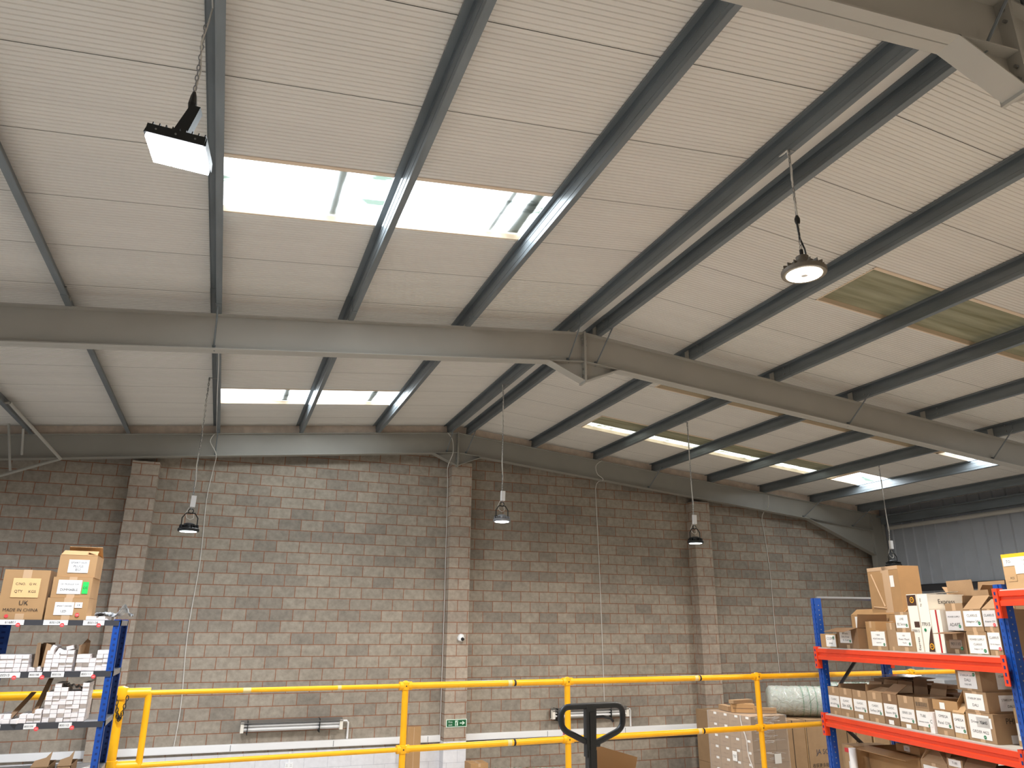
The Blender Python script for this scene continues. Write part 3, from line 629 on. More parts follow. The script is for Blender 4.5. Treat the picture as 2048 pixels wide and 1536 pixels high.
def carton(M, x0, x1, y0, y1, z0, z1, label, km=0, top='closed', labels=(), side=(), tape=True, group=None, name='carton', rot=0, flaps=None):
    """a cardboard box; M is the shelf's own frame, local x along the front"""
    W, D, H = x1-x0, y1-y0, z1-z0; k = KRAFT[km] if isinstance(km, int) else km
    B = M @ T((x0+x1)/2, (y0+y1)/2, z0) @ Matrix.Rotation(rot, 4, 'Z')
    o = thing(name, label, 'box', group=group, M=B); hx, hy = W/2, D/2; t = .004
    m = MB()
    if top == 'closed':
        m.box(-hx, hx, -hy, hy, 0, H, k); m.box(-hx+.001, hx-.001, -.0015, .0015, H-.0005, H+.0006, KRAFT[2])
    else:
        m.box(-hx, hx, -hy, hy, 0, t, k)
        m.box(-hx, hx, -hy, -hy+t, t, H, k); m.box(-hx, hx, hy-t, hy, t, H, k); m.box(-hx, -hx+t, -hy+t, hy-t, t, H, k); m.box(hx-t, hx, -hy+t, hy-t, t, H, k)
        m.box(-hx+t, hx-t, -hy+t, hy-t, t, H*.55, KRAFT[2])
    m.build('body', o)
    if top != 'closed':
        fl = flaps or {'up': [('f', 1.5, .5), ('b', 1.4, .5), ('r', .9, .5), ('l', .9, .5)], 'tent': [('f', 2.45, .62), ('b', 2.45, .62)], 'half': [('f', 2.7, .5), ('b', 1.2, .5), ('r', 1.2, .4)], 'fold': [('f', -.35, .45), ('b', 1.2, .4)]}[top]
        for s, a, fr in fl:
            ln = (D if s in 'fb' else W)*fr
            if s in 'fb': ln = min(ln, .16)
            else: ln = min(ln, .13)
            m = MB(); dy, dz = -math.cos(a), math.sin(a)     # angle from outward horizontal
            if s in 'fb':
                sg = 1 if s == 'f' else -1; yb = -hy*sg
                m.poly([(-hx+.003, yb, H), (hx-.003, yb, H), (hx-.008, yb+sg*dy*ln, H+dz*ln), (-hx+.008, yb+sg*dy*ln, H+dz*ln)], k, .0035)
            else:
                sg = 1 if s == 'r' else -1; xb = hx*sg
                m.poly([(xb, -hy+.003, H), (xb, hy-.003, H), (xb-sg*dy*ln, hy-.008, H+dz*ln), (xb-sg*dy*ln, -hy+.008, H+dz*ln)], k, .0035)
            m.build('flap', o)
    if tape:
        m = MB(); tw = min(.024, W*.1); m.box(-tw, tw, -hy-.0012, -hy-.0004, max(0, H-.06), H, TAPE); m.box(-tw, tw, -hy-.0012, -hy-.0004, 0, .035, TAPE)
        if top == 'closed': m.box(-tw, tw, -hy-.001, hy, H, H+.001, TAPE)
        m.build('tape', o)
    for l in labels:
        a0, a1, c0, c1 = l[:4]; flat_label(o, T(-hx, -hy, 0), a0*W, a1*W, c0*H, c1*H, l[4], dot=l[5] if len(l) > 5 else None, m_=l[6] if len(l) > 6 else None)
    for l in side:       # right-hand side face
        a0, a1, c0, c1 = l[:4]; flat_label(o, T(hx, -hy, 0) @ Matrix.Rotation(math.pi/2, 4, 'Z'), a0*D, a1*D, c0*H, c1*H, l[4], dot=l[5] if len(l) > 5 else None, m_=l[6] if len(l) > 6 else None)
    return o
# ------------------------------------------------------------------ left shelving (blue uprights, dark shelves)
LX0, LX1, LY0, LY1 = -1.36, -.585, 5.6, 6.05
DK = [.020, -.285, -.575, -.87, -1.3]
sh = thing('shelving_unit', 'blue shelving with dark shelves of small white cartons at far left', 'shelving', (LX0, LY0, MZ))
def upright(parent, x, y, z0, z1, wx=.05, wy=.035, ox=0, oy=0, name='upright'):
    m = MB(); s = -1 if oy else 1
    m.box(x, x+wx, y, y+.003, z0, z1, BLUE) if not oy else m.box(x, x+wx, y-.003, y, z0, z1, BLUE)
    xx = x+wx-.003 if ox else x
    m.box(xx, xx+.003, min(y, y+s*wy), max(y, y+s*wy), z0, z1, BLUE)
    z = z0+.03
    while z < z1-.02:
        m.box(x+wx*.35, x+wx*.65, y-.0008 if not oy else y-.0038, y, z, z+.012, HOLE); z += .035
    return m.build(name, parent)
SHM = T(-LX0, -LY0, -MZ)
def in_sh(o): o.matrix_basis = SHM @ o.matrix_basis; return o
for x, y, ox, oy in ((LX0, LY0, 0, 0), (LX1-.042, LY0, 1, 0), (LX0, LY1, 0, 1), (LX1-.042, LY1, 1, 1)):
    in_sh(upright(sh, x, y, MZ, .025, .042 if x > -1 else .075, .04, ox, oy))
for i, z in enumerate(DK):
    m = MB(); m.box(LX0+.005, LX1-.01, LY0-.004, LY0+.0, z-.033, z, DGREY); m.box(LX0+.005, LX1-.01, LY1, LY1+.003, z-.033, z, DGREY)
    m.box(LX1-.004, LX1+.0, LY0+.003, LY1-.003, z-.033, z, LGREY); m.box(LX0, LX0+.004, LY0+.003, LY1-.003, z-.033, z, LGREY)
    m.box(LX0+.004, LX1-.004, LY0, LY1, z-.008, z-.001, LGREY); s_ = in_sh(m.build('shelf', sh))
    tags = {0: [(-1.262, -1.125, '616801'), (-1.02, -.885, '800109'), (-.80, -.68, '800108')], 1: [(-1.25, -1.09, '800315'), (-1.045, -.975, '800108'), (-.925, -.855, '800106'), (-.765, -.695, '800111')], 2: [(-1.26, -1.14, '800104'), (-1.02, -.955, '800104'), (-.835, -.765, '800112')]}.get(i, [])
    for a, b, tx in tags:
        m = MB(); m.box(a, b, LY0-.006, LY0-.0045, z-.031, z-.001, PAPER); p = in_sh(m.build('shelf_label', sh))
        m = MB(); m.text(tx, INK, T((a+b)/2-.005, LY0-.0066, z-.016), .014, (b-a)*.7); m.build('lettering', p)
        if tx not in ('800106',):
            m = MB(); m.lathe([(.0125, 0), (.0125, .001)], RED, (0, 0, 0), 18, T(b-.03 if b-a > .1 else b+.004, LY0-.007, z-.031) @ Matrix.Rotation(math.pi/2, 4, 'X'))
            m.text('ON', PAPER, T(b-.03 if b-a > .1 else b+.004, LY0-.0088, z-.031), .007, .014); m.build('round_sticker', p)
I4 = Matrix.Identity(4)
z0 = DK[0]+.0
# cartons on the top shelf
c = carton(I4, -1.285, -1.035, 5.61, 5.98, z0, z0+.30, 'large brown carton printed MADE IN CHINA on the top shelf', 3,
           labels=[(.22, .82, .44, .83, ['C/NO.   G.W.', 'QTY     KGS'], None, mat('tan_label', (222, 184, 128), .7))])
m = MB(); m.text('MADE IN CHINA', INK, T(.0, -.1875, .058), .018, .2); m.text('UK', INK, T(.01, -.1875, .1), .035, .05); m.lathe([(.011, 0), (.011, .001)], RED, (0, 0, 0), 16, T(-.07, -.186, .02) @ Matrix.Rotation(math.pi/2, 4, 'X')); m.build('lettering', c)
carton(I4, -1.022, -.79, 5.60, 5.95, z0, z0+.134, 'brown carton with white label, lowest of the stack of three', 3, labels=[(.2, .66, .22, .8, ['SMART DRIVER', 'LED'], (RED, 1.25, 0.02, .012)), (.68, .86, .55, .8, ['CE'])])
carton(I4, -1.012, -.79, 5.61, 5.94, z0+.135, z0+.262, 'brown carton with green CC sticker, middle of the stack of three', 3, labels=[(.14, .74, .18, .86, ['CE  MODULE 12W', 'DIMMABLE']), (.77, .92, .2, .78, [('CC', 1.1)], None, MINT)])
carton(I4, -1.0, -.785, 5.62, 5.9, z0+.263, z0+.40, 'brown open-topped carton labelled SMART WIFI PLUGS EU on the stack', 3, 'up', labels=[(.26, .8, .2, .8, [('SMART WIFI', .9), ('PLUGS', .9), ('EU', 1.1)])], tape=False, flaps=[('f', 2.75, .3), ('b', 2.3, .35), ('r', 2.8, .3)])
sc_proto = None
def small_carton(x, y, z, label, group, rx=0, ryy=0, rzz=0):
    global sc_proto
    if sc_proto is None:
        m = MB(); m.box(-.018, .018, 0, .2, 0, .0238, CART); m.box(-.0165, .0165, -.0006, 0, .0015, .0223, CART); m.box(-.018, .018, -.0008, .0, .0005, .0014, LGREY)
        sc_proto = m.build('small_carton'); o = sc_proto
    else:
        o = sc_proto.copy(); COL.objects.link(o)
    o.location = (x, y, z); o.rotation_euler = (rx, ryy, rzz); return tag(o, label, 'box', group)
def pile(xs, hts, z, label, group, dx=.0385, dy=0):
    for i, h in enumerate(hts):
        for j in range(h):
            small_carton(xs+i*dx+random.uniform(-.0008, .0008), LY0+.008+dy+random.uniform(-.007, .007), z+j*.0247, label, group, 0, 0, random.uniform(-.012, .012))
pile(-.785, [1, 1, 1], z0, 'small white carton beside the plastic bag on the top shelf', 'small white cartons by the bag', .034)
pile(-.70, [1, 1], z0, 'small white carton beneath the black and white plastic bag', 'small white cartons under the bag', .037)
# plastic bag
m = MB(); n1, n2 = 22, 12; vs = []
for i in range(n1+1):
    for j in range(n2+1):
        u, v = i/n1, j/n2; x = -.745+.21*u; y = 5.60+.17*v
        zz = z0+.03+.014*math.sin(u*9+v*5)*math.sin(v*7+1)+.055*math.exp(-((u-.78)/.13)**2)*(1-v*.6)+random.uniform(0, .009)
        if u > .9: zz -= .012; y += .02*math.sin(u*40)
        vs.append((x, y, zz))
fs = [(i*(n2+1)+j, (i+1)*(n2+1)+j, (i+1)*(n2+1)+j+1, i*(n2+1)+j+1) for i in range(n1) for j in range(n2)]
PB = mat('bag_plastic', (236, 238, 240), .25, 0, .9, 14, rgb2=(24, 24, 26)); m.add(vs, fs, PB); m.add([(x, y, z+.002) for x, y, z in vs], [f[::-1] for f in fs], PB)
tag(m.build('plastic_bag', None, True), 'crumpled black and white plastic bag at the end of the top shelf', 'bag')
z1 = DK[1]+.001
L1 = 'small white carton in the low stack at the left of the second shelf'
pile(-1.235, [4, 4, 4, 4, 4], z1, L1, 'white cartons, left stack of the second shelf')
pile(-1.04, [1, 1], z1, 'small white carton between the cardboard dividers on the second shelf', 'white cartons between dividers')
pile(-.955, [5, 4, 5, 5], z1, 'small white carton in the middle stack of the second shelf', 'white cartons, middle stack of the second shelf')
for i, (x, a) in enumerate(((-.935, .35), (-.90, .3))): small_carton(x, LY0+.02, z1+.128-.02*i+(.0), 'white carton standing askew on the middle stack of the second shelf', 'askew white cartons', 0, -1.2+a*.3, 0)
small_carton(-.85, LY0+.02, z1+.126, 'white carton tilted on the middle stack, right of the askew pair', None, 0, -.25, 0)
pile(-.785, [4, 4, 3, 5, 5], z1, 'small white carton in the right stack of the second shelf', 'white cartons, right stack of the second shelf', .037)
def card(name, pts, label, k=2, th=.005): 
    m = MB(); m.poly(pts, KRAFT[k], th); return tag(m.build(name), label, 'cardboard')
o = thing('open_carton', 'tall narrow open brown carton standing between white stacks on the second shelf', 'box', (-1.0, LY0, z1))
m = MB(); m.box(-.035, -.032, .02, .2, .026, .16, KRAFT[2]); m.box(.03, .033, .02, .2, .026, .16, KRAFT[2]); m.box(-.035, .033, .197, .2, .026, .165, KRAFT[2]); m.build('body', o)
m = MB(); m.poly([(-.033, .02, .026), (-.005, .0, .026), (-.012, .0, .17), (-.033, .02, .165)], KRAFT[0], .003); m.poly([(.033, .02, .026), (.012, .0, .026), (.02, .0, .165), (.045, .02, .155)], KRAFT[0], .003); m.build('flap', o)
o = thing('torn_carton', 'torn brown carton wall sticking up behind the white boxes on the second shelf', 'box', (-.82, LY0, z1))
m = MB(); m.poly([(.015, .012, 0), (.02, .15, 0), (.035, .15, .17), (.02, .012, .15)], KRAFT[0], .003); m.build('wall', o)
m = MB(); m.box(.022, .06, .15, .153, 0, .165, KRAFT[0]); m.poly([(.022, .15, .165), (.04, .15, .19), (.06, .15, .175), (.06, .15, .165)], KRAFT[2], .003); m.build('wall', o)
z2 = DK[2]+.001
L3 = 'small white carton in the tall stack at the right of the third shelf'
pile(-.915, [7, 9, 8, 7, 7, 9], z2, L3, 'white cartons, tall stack of the third shelf', .0383)
pile(-.885+.0, [0, 0, 0, 0, 0, 0, 0, 0], z2, L3, '')
pile(-1.075+.04, [2, 2, 3], z2, 'small white carton in the low stack left of the tall one on the third shelf', 'white cartons, low stack of the third shelf')
pile(-1.235, [1, 1, 1, 1], z2, 'small white carton lying at the left end of the third shelf', 'white cartons at the left of the third shelf', .0385)
for i, (x, y, r) in enumerate(((-1.22, .02, .2), (-1.17, .03, -.15), (-1.12, .02, .1))): small_carton(x, LY0+y, z2+.0247, 'white carton askew on top at the left end of the third shelf', 'askew cartons left on the third shelf', 0, 0, r)
small_carton(-1.077, LY0-.01, z2, 'white carton slanting forward beside the cardboard flap', None, 0, 0, -.35)
def slab_card(x0, z0_, x1, z1_, wd, label, y=LY0+.05, nm='cardboard_strip'):
    m = MB(); m.add([(x0, y, z0_), (x0+wd, y, z0_), (x1+wd, y+.12, z1_), (x1, y+.12, z1_), (x0, y+.05, z0_), (x0+wd, y+.05, z0_), (x1+wd, y+.15, z1_+.006), (x1, y+.15, z1_+.006)], [(0, 1, 2, 3), (7, 6, 5, 4), (0, 4, 5, 1), (1, 5, 6, 2), (2, 6, 7, 3), (3, 7, 4, 0)], KRAFT[2]); return tag(m.build(nm), label, 'cardboard')
slab_card(-1.13, z2+.026, -1.05, z2+.155, .03, 'wide torn cardboard flap leaning right on the third shelf')
slab_card(-1.0, z2+.05, -.965, z2+.235, .026, 'narrow folded cardboard strip leaning up on the third shelf')
m = MB(); vs = []
for i in range(13):
    for j in range(5): u, v = i/12, j/4; vs.append((-.86+.13*u, LY0+.03+.12*v, z2+.215-.03*u+.01*math.sin(i*2.3+j)))
m.add(vs, [(i*5+j, (i+1)*5+j, (i+1)*5+j+1, i*5+j+1) for i in range(12) for j in range(4)], mat('grey_film', (128, 124, 120), .2)); tag(m.build('plastic_film'), 'crumpled dark plastic film on top of the tall white stack', 'plastic')
z3 = DK[3]+.001
for i, (x0, x1, lb) in enumerate(((-.95, -.855, 'open brown carton with raised flaps on the bottom visible shelf'), (-.81, -.735, 'second open brown carton with raised torn flap on the bottom visible shelf'))):
    o = thing('open_carton', lb, 'box', (x0, LY0+.02, z3)); W = x1-x0
    m = MB(); m.box(0, W, 0, .003, 0, .05, KRAFT[0]); m.box(0, .003, 0, .25, 0, .05, KRAFT[0]); m.box(W-.003, W, 0, .25, 0, .05, KRAFT[0]); m.box(0, W, .247, .25, 0, .05, KRAFT[0]); m.build('body', o)
    m = MB(); m.poly([(0, 0, .05), (W, 0, .05), (W*1.12, .0, .135), (W*.8, 0, .10), (W*.2, 0, .085)], KRAFT[0], .003); m.build('flap', o)
small_carton(-.69, LY0-.01, z3, 'white carton end showing at the bottom edge by the blue upright', None, 0, 0, -.3)
# ------------------------------------------------------------------ right racking
DH = Vector((.17369, .98480, 0)); NH = Vector((.98480, -.17369, 0))
RM = Matrix(((-DH.x, NH.x, 0, 6.068), (-DH.y, NH.y, 0, 6.75), (0, 0, 1, 0), (0, 0, 0, 1)))   # local x: far to near, local y: into the rack
BL = 2.49; RD = .82
U1, U2, U3 = -.195, -.845, -1.42
rk = thing('pallet_racking', 'blue and orange pallet racking full of cartons at right', 'racking', M=RM @ T(0, 0, MZ))
def rup(x, y, z1, back=False):
    m = MB(); H = z1-MZ; w = .085; d = .07
    m.box(x-w/2, x+w/2, y, y+.004, 0, H, BLUE); m.box(x-w/2, x-w/2+.004, y+.004, y+d, 0, H, BLUE); m.box(x+w/2-.004, x+w/2, y+.004, y+d, 0, H, BLUE)
    m.box(x-.012, x+.012, y-.006, y, 0, H, BLUE)
    z = .03
    while z < H-.03:
        for s in (-.028, .022):
            m.add([(x+s, y-.001, z), (x+s+.011, y-.001, z-.004), (x+s+.011, y-.001, z+.018), (x+s, y-.001, z+.022)], [(0, 1, 2, 3)], HOLE)
        m.box(x+w/2, x+w/2+.001, y+.03, y+.04, z, z+.01, LGREY); z += .05
    m.box(x-.06, x+.06, y-.02, y+d+.02, -.0, .006, BLUE)
    return m.build('upright', rk)
for x, zt in ((-.03, .31), (BL+.03, .33), (BL*2+.09, .33)):
    rup(x, 0, zt); rup(x, RD-.07, zt)
    m = MB()
    for a, b in (((x, .05, .31), (x, RD-.05, .31)), ((x, .05, -.75), (x, RD-.05, .05)), ((x, .05, -.85), (x, RD-.05, -1.5))):
        m.tube([(a[0], a[1], a[2]-MZ), (b[0], b[1], b[2]-MZ)], .02, LGREY if a[2] > .3 else DGREY, 4)
    m.build('brace', rk)
def beam(x0, x1, y, ztop, fwd=1):
    m = MB(); z = ztop-MZ; yf = y-.045 if fwd > 0 else y; yb = yf+.045; 
    pr = [(yf, -.11), (yf, -.075), (yf+.012, -.068), (yf+.012, -.045), (yf, -.038), (yf, -.0), (yb-.0, 0), (yb, -.11)] if fwd > 0 else [(yf, -.11), (yf, 0), (yb, 0), (yb, -.11)]
    n = len(pr); vs = [(x0, p[0], z+p[1]) for p in pr] + [(x1, p[0], z+p[1]) for p in pr]
    m.add(vs, [tuple(range(n-1, -1, -1)), tuple(range(n, 2*n))] + [(i, (i+1) % n, (i+1) % n+n, i+n) for i in range(n)], ORG); b = m.build('beam', rk)
    for xx in (x0, x1):
        s = -1 if xx == x0 else 1
        m = MB(); m.box(min(xx, xx+s*.05), max(xx, xx+s*.05), yf-.006, yf, z-.20, z+.02, ORG); m.box(xx-.004, xx+.004, yf, yb, z-.2, z+.02, ORG)
        for q in range(4): m.box(xx+s*.018, xx+s*.034, yf-.0075, yf-.006, z-.18+q*.05, z-.155+q*.05, HOLE)
        m.build('end_connector', b)
for x0, x1, levels in ((.012, BL-.012, (U1, U2, U3)), (BL+.075, BL*2+.045, (.29, U2, U3))):
    for z in levels:
        beam(x0, x1, 0, z-.012); beam(x0, x1, RD-.01, z-.012, -1)
        m = MB(); m.box(x0, x1, -.03, RD+.02, z-.012-MZ, z-.001-MZ, MDECK); m.build('shelf_board', rk)
G = GREEN; Rd = RED
def lab(words, dot=None, a=(.08, .92, .28, .82)): return (a[0], a[1], a[2], a[3], words, dot)
gd = (G, .85, .14, .0125); rd = (Rd, .88, .12, .0125)
# upper shelf, front row
carton(RM, .02, .30, .01, .3, U1, U1+.137, 'low taped carton at the far end of the upper orange shelf', 3, labels=[(.36, .98, .08, .92, [('COSMO', 1), 'driver'], (G, .8, .78, .013))])
carton(RM, .31, .66, .02, .36, U1, U1+.20, 'open carton with a pale flap folded outward on the upper shelf', 2, 'fold', labels=[(.14, .7, .26, .86, [('80 Series', .8), ('DALI Driver', .8), ('EC 55-60', .8)], (G, .86, .16, .013))], tape=True, flaps=[('f', -.25, .6), ('b', 1.2, .3), ('r', 1.4, .4)])
carton(RM, .69, .84, .1, .5, U1, U1+.26, 'plain carton with dotted side behind the folded flap box', 3)
carton(RM, .86, 1.09, .02, .34, U1, U1+.175, 'carton with one raised flap and curling label, upper shelf', 0, 'up', labels=[(.06, .94, .2, .95, ['T-BAR', ('MONTANA 60w', .9), 'suspension'], (G, .88, .12, .013))], flaps=[('b', 1.55, .4)])
carton(RM, 1.10, 1.225, .03, .36, U1, U1+.245, 'narrow plain brown carton without a label, upper shelf', 0)
carton(RM, 1.235, 1.47, .02, .36, U1, U1+.172, 'carton labelled Power Mount under the small flap box', 0, labels=[(.04, .84, .26, .94, ['1003', ('Power Mount', .8), 'Tracks'], (G, .86, .16, .0125))])
carton(RM, 1.24, 1.44, .03, .33, U1+.173, U1+.34, 'small open carton with raised back flap, on the Power Mount box', 0, 'up', labels=[(.03, .86, .16, .84, ['LINE', ('B2 Sensor', .8)], (G, .86, .2, .0125))], flaps=[('b', 1.5, .5)])
def ups_box(x0, x1, y0, y1, h, label, kind, lean=0):
    o = thing('express_box', label, 'box', M=RM @ T((x0+x1)/2, y0, U1) @ Matrix.Rotation(lean, 4, 'Y')); W = (x1-x0)/2; D = y1-y0
    m = MB(); m.box(-W, W, 0, D, 0, h, PWHITE); m.build('body', o)
    m = MB()
    if kind == 0:
        m.box(-W+.004, W-.004, -.002, -.0005, h*.8, h-.006, BROWNB); m.box(-W*.1, W-.004, -.002, -.0005, h*.42, h*.52, BROWNB); m.lathe([(.026, 0), (.026, .001)], GOLD, (0, 0, 0), 18, T(W*.1, -.0022, h*.9) @ Matrix.Rotation(math.pi/2, 4, 'X')); m.lathe([(.018, 0), (.018, .001)], BROWNB, (0, 0, 0), 18, T(W*.1, -.0036, h*.9) @ Matrix.Rotation(math.pi/2, 4, 'X')); m.text('ups', GOLD, T(W*.1, -.005, h*.9), .014, .026)
        m.text('770015', INK, T(0, -.0022, h*.36), .025, W*1.5); m.text('Express', INK, T(W*.35, -.0022, h*.14) @ Matrix.Rotation(-math.pi/2, 4, 'Y'), .034, h*.22)
    else:
        m.poly([(W-.002, -.0006, .004), (-W*.2, -.0006, .004), (-W*.0, -.0006, h*.15), (W*.5, -.0006, h*.34), (W-.002, -.0006, h*.45)], BROWNB, .0012); m.lathe([(.026, 0), (.026, .001)], GOLD, (0, 0, 0), 18, T(W*.55, -.0036, h*.1) @ Matrix.Rotation(math.pi/2, 4, 'X')); m.lathe([(.018, 0), (.018, .001)], BROWNB, (0, 0, 0), 18, T(W*.55, -.005, h*.1) @ Matrix.Rotation(math.pi/2, 4, 'X')); m.text('ups', GOLD, T(W*.55, -.0064, h*.1), .014, .026)
        m.text('Kg  Lbs', INK, T(-W*.45, -.0022, h*.86) @ Matrix.Rotation(-math.pi/2, 4, 'Y'), .022, h*.16); m.text('77015', INK, T(.0, -.0022, h*.48), .03, W*1.6)
        m.lathe([(.014, 0), (.014, .001)], G, (0, 0, 0), 16, T(-W*.3, -.0024, h*.38) @ Matrix.Rotation(math.pi/2, 4, 'X'))
        SM = T(W, 0, 0) @ Matrix.Rotation(math.pi/2, 4, 'Z'); m.text('Express', INK, SM @ T(D*.5, -.002, h*.86), .05, D*.8)
        for q in range(3): m.text('World Ease service pak', INK, SM @ T(D*.45, -.002, h*(.70-.06*q)), .012, D*.5)
    m.build('print', o)
    if kind: m = MB(); m.poly([(-W, 0, h+.001), (W, .0, h+.001), (W*.8, D*.9, h+.025), (-W, D, h+.02)], PWHITE, .003); m.build('flap', o)
    return o
ups_box(1.435, 1.56, .03, .36, .49, 'white and brown courier box standing on edge, left of the pair', 0, 0)
ups_box(1.575, 1.70, .03, .40, .485, 'white courier box printed Express on its side, right of the pair', 1, 0)
carton(RM, 1.72, 1.84, .02, .3, U1, U1+.35, 'white postal pack with a red vertical stripe on the upper shelf', PWHITE, labels=[(.52, .66, 0, 1, [], None, mat('red_stripe', (170, 24, 30), .5))], tape=False, name='postal_pack')
carton(RM, 1.85, 2.08, .02, .32, U1, U1+.17, 'open carton with hand-written number below the hanging label', 2, 'fold', labels=[(.2, .8, .25, .65, [('901110', 1.4)], (G, .95, .0, .014), mat('grey_label', (150, 130, 112), .7))], flaps=[('f', -.1, .4), ('b', 1.2, .4)])
carton(RM, 1.86, 2.06, .06, .34, U1+.178, U1+.40, 'carton with drooping POWER SUPPLY label, left above the hand-written box', 0, 'up', labels=[(.0, .86, .02, .72, [('POWER SUPPLY', 1.0), 'ADAPT'], (G, .8, .22, .0135), mat('grey_paper', (206, 204, 204), .7))], flaps=[('b', 1.57, .4), ('r', 1.5, .3)])
carton(RM, 2.095, 2.305, .02, .34, U1, U1+.172, 'carton labelled POWER SUPPLY on the bottom row near the blue upright', 0, labels=[(.06, .96, .05, .86, [('POWER SUPPLY', 1.1), 'CLARIUS', 'Adaptor 12V'], (G, .85, .16, .014))])
carton(RM, 2.315, 2.44, .02, .34, U1, U1+.18, 'carton with red sticker beside the near blue upright, bottom row', 0, labels=[(.02, .98, .24, .94, ['CLARIUS', ('12V 1A Adaptor', .9)], (Rd, .85, .05, .0135))])
carton(RM, 2.10, 2.29, .02, .34, U1+.173, U1+.345, 'open-topped carton with torn white label on the POWER SUPPLY box', 0, 'tent', labels=[(.02, .96, .24, .94, ['CLARIUS', ('Adaptor 24V', .9)], (G, .86, .2, .0135))], flaps=[('f', 2.4, .5), ('b', 2.4, .5)])
carton(RM, 2.30, 2.44, .02, .34, U1+.181, U1+.345, 'open carton with red sticker, top row beside the near upright', 0, 'up', labels=[(.02, .96, .2, .94, ['CLARIUS', ('Adaptor 12V', .9)], (Rd, .8, .1, .0135), mat('grey_paper', (206, 204, 204), .7))], flaps=[('b', 1.6, .5), ('f', 2.5, .4)])
# rear of the upper shelf
carton(RM, .03, .88, .40, .72, U1, U1+.33, 'wide battered carton with torn top behind the small ones', 3, 'up', labels=[(.08, .2, .5, .95, ['E']), (.55, .8, .35, .8, ['A8A'])], flaps=[('f', 2.5, .3)])
c = carton(RM, .38, .86, .42, .66, U1+.335, U1+.80, 'tall orange-brown taped carton standing highest on the racking', 3, labels=[(.72, .84, .56, .8, [])])
m = MB()
for a in ((-.18, .40, -.02, .07), (-.2, .07, -.0, .055)): m.tube([(a[0], -.122, a[1]), (a[2], -.122, a[3])], .009, TAPE, 4)
m.box(-.0, .1, -.1225, -.1205, 0, .465, TAPE); m.box(-.238, .24, -.1225, -.1205, .43, .466, TAPE); m.build('packing_tape', c)
carton(RM, 1.50, 1.82, .42, .72, U1, U1+.46, 'tall carton printed 87 behind the POWER SUPPLY boxes', 0, 'up', labels=[(.1, .9, .62, .95, ['87'], None, KRAFT[0])])
carton(RM, 1.9, 2.42, .44, .72, U1, U1+.42, 'plain carton behind the open cartons at the near end', 2)
# near bay, upper level
o = carton(RM, 2.58, 3.15, .03, .5, .29, .55, 'pale carton with yellow tape and shipping labels, top right edge', 1, labels=[(.02, .2, .66, .9, ['TO:']), (.2, .62, .42, .9, ['11016-LED', 'DRIVER', 'UK']), (.06, .2, .22, .4, ['PCS'], None, KRAFT[1])], tape=False)
m = MB(); m.box(-.285, .285, -.2365, -.235, .225, .26, mat('yellow_tape', (236, 186, 40), .4)); m.box(-.285, .285, -.2365, .235, .2598, .261, mat('yellow_tape', (0, 0, 0))); m.build('tape', o)
carton(RM, 3.2, 3.9, .03, .5, .29, .55, 'carton beyond the right edge on the near bay', 0)
carton(RM, 2.6, 3.2, .25, .7, U2, U2+.4, 'brown carton in the near bay on the middle shelf', 2)
# lower shelf, front row
LL = lambda t, d=gd: [(.03, .97, .26, .68, t, d)]
carton(RM, .03, .22, .02, .36, U2, U2+.265, 'carton at the far end of the lower shelf row, white label', 0, 'half', labels=LL(['CLASSIC', ('LED 600 Panel', .9)]), flaps=[('r', 1.6, .2)])
carton(RM, .225, .435, .02, .36, U2, U2+.265, 'second carton from the far end of the lower shelf', 0, 'half', labels=LL(['CLASSIC', ('Slim 600', .9)]), flaps=[('b', 1.2, .2)])
carton(RM, .45, .665, .02, .36, U2, U2+.262, 'third carton of the lower shelf with blue tape scrap below its label', 0, 'half', labels=LL(['CLASSIC', ('Round 18W', .9)]) + [(.3, .62, .02, .16, [], None, PAPER)], flaps=[('b', 1.2, .3), ('r', 1.5, .3)])
carton(RM, .68, .90, .02, .36, U2, U2+.262, 'fourth carton of the lower shelf, top flaps ajar', 0, 'half', labels=LL(['CLASSIC', ('Surface 24W', .9)]), flaps=[('f', 2.9, .5), ('b', 1.4, .3)])
carton(RM, .915, 1.11, .02, .36, U2, U2+.264, 'fifth carton of the lower shelf, dark open flap and wrinkled label', 2, 'up', labels=LL(['CLASSIC', ('Square 18W', .9)]) + [(.25, .6, .02, .16, [], None, PAPER)], flaps=[('b', 1.5, .4), ('f', 2.6, .5)])
carton(RM, 1.125, 1.335, .02, .36, U2, U2+.268, 'sixth carton of the lower shelf, label starting midway and narrow gap beside it', 0, 'half', labels=[(.03, .97, .18, .6, ['SERIES 250', ('Surface Linear 24W', .9)], gd), (.35, .65, .0, .12, [], None, PAPER)], flaps=[('b', 1.2, .3)])
c = carton(RM, 1.35, 1.52, .02, .36, U2, U2+.268, 'carton with a barcode strip above its label on the lower shelf', 0, 'closed', labels=[(.02, .98, .14, .6, ['TUBE', ('DIMMABLE 10-40W', .9)], (G, .9, .1, .013)), (.08, .92, .72, .88, [], None, KRAFT[0])])
m = MB()
for i in range(14): m.box(-.07+i*.01, -.07+i*.01+random.choice((.003, .005)), -.1733, -.1725, .198, .232, INK)
m.build('barcode', c)
carton(RM, 1.527, 1.578, .0, .3, U2, U2+.165, 'slim white carton squeezed between brown ones on the lower shelf', CART, labels=[(.2, .8, .3, .8, ['C'])], tape=False)
carton(RM, 1.585, 1.78, .02, .34, U2, U2+.19, 'carton under the shallow tray on the lower shelf', 0, labels=[(.04, .96, .3, .97, ['OMEGA', ('Panel 12W', .8)], gd)])
carton(RM, 1.56, 1.85, .03, .40, U2+.192, U2+.272, 'shallow open tray carton lying on the lower shelf boxes', 3, 'up', labels=[(.3, .5, .1, .75, [])], flaps=[('r', .9, .5), ('b', 1.2, .3)], tape=False)
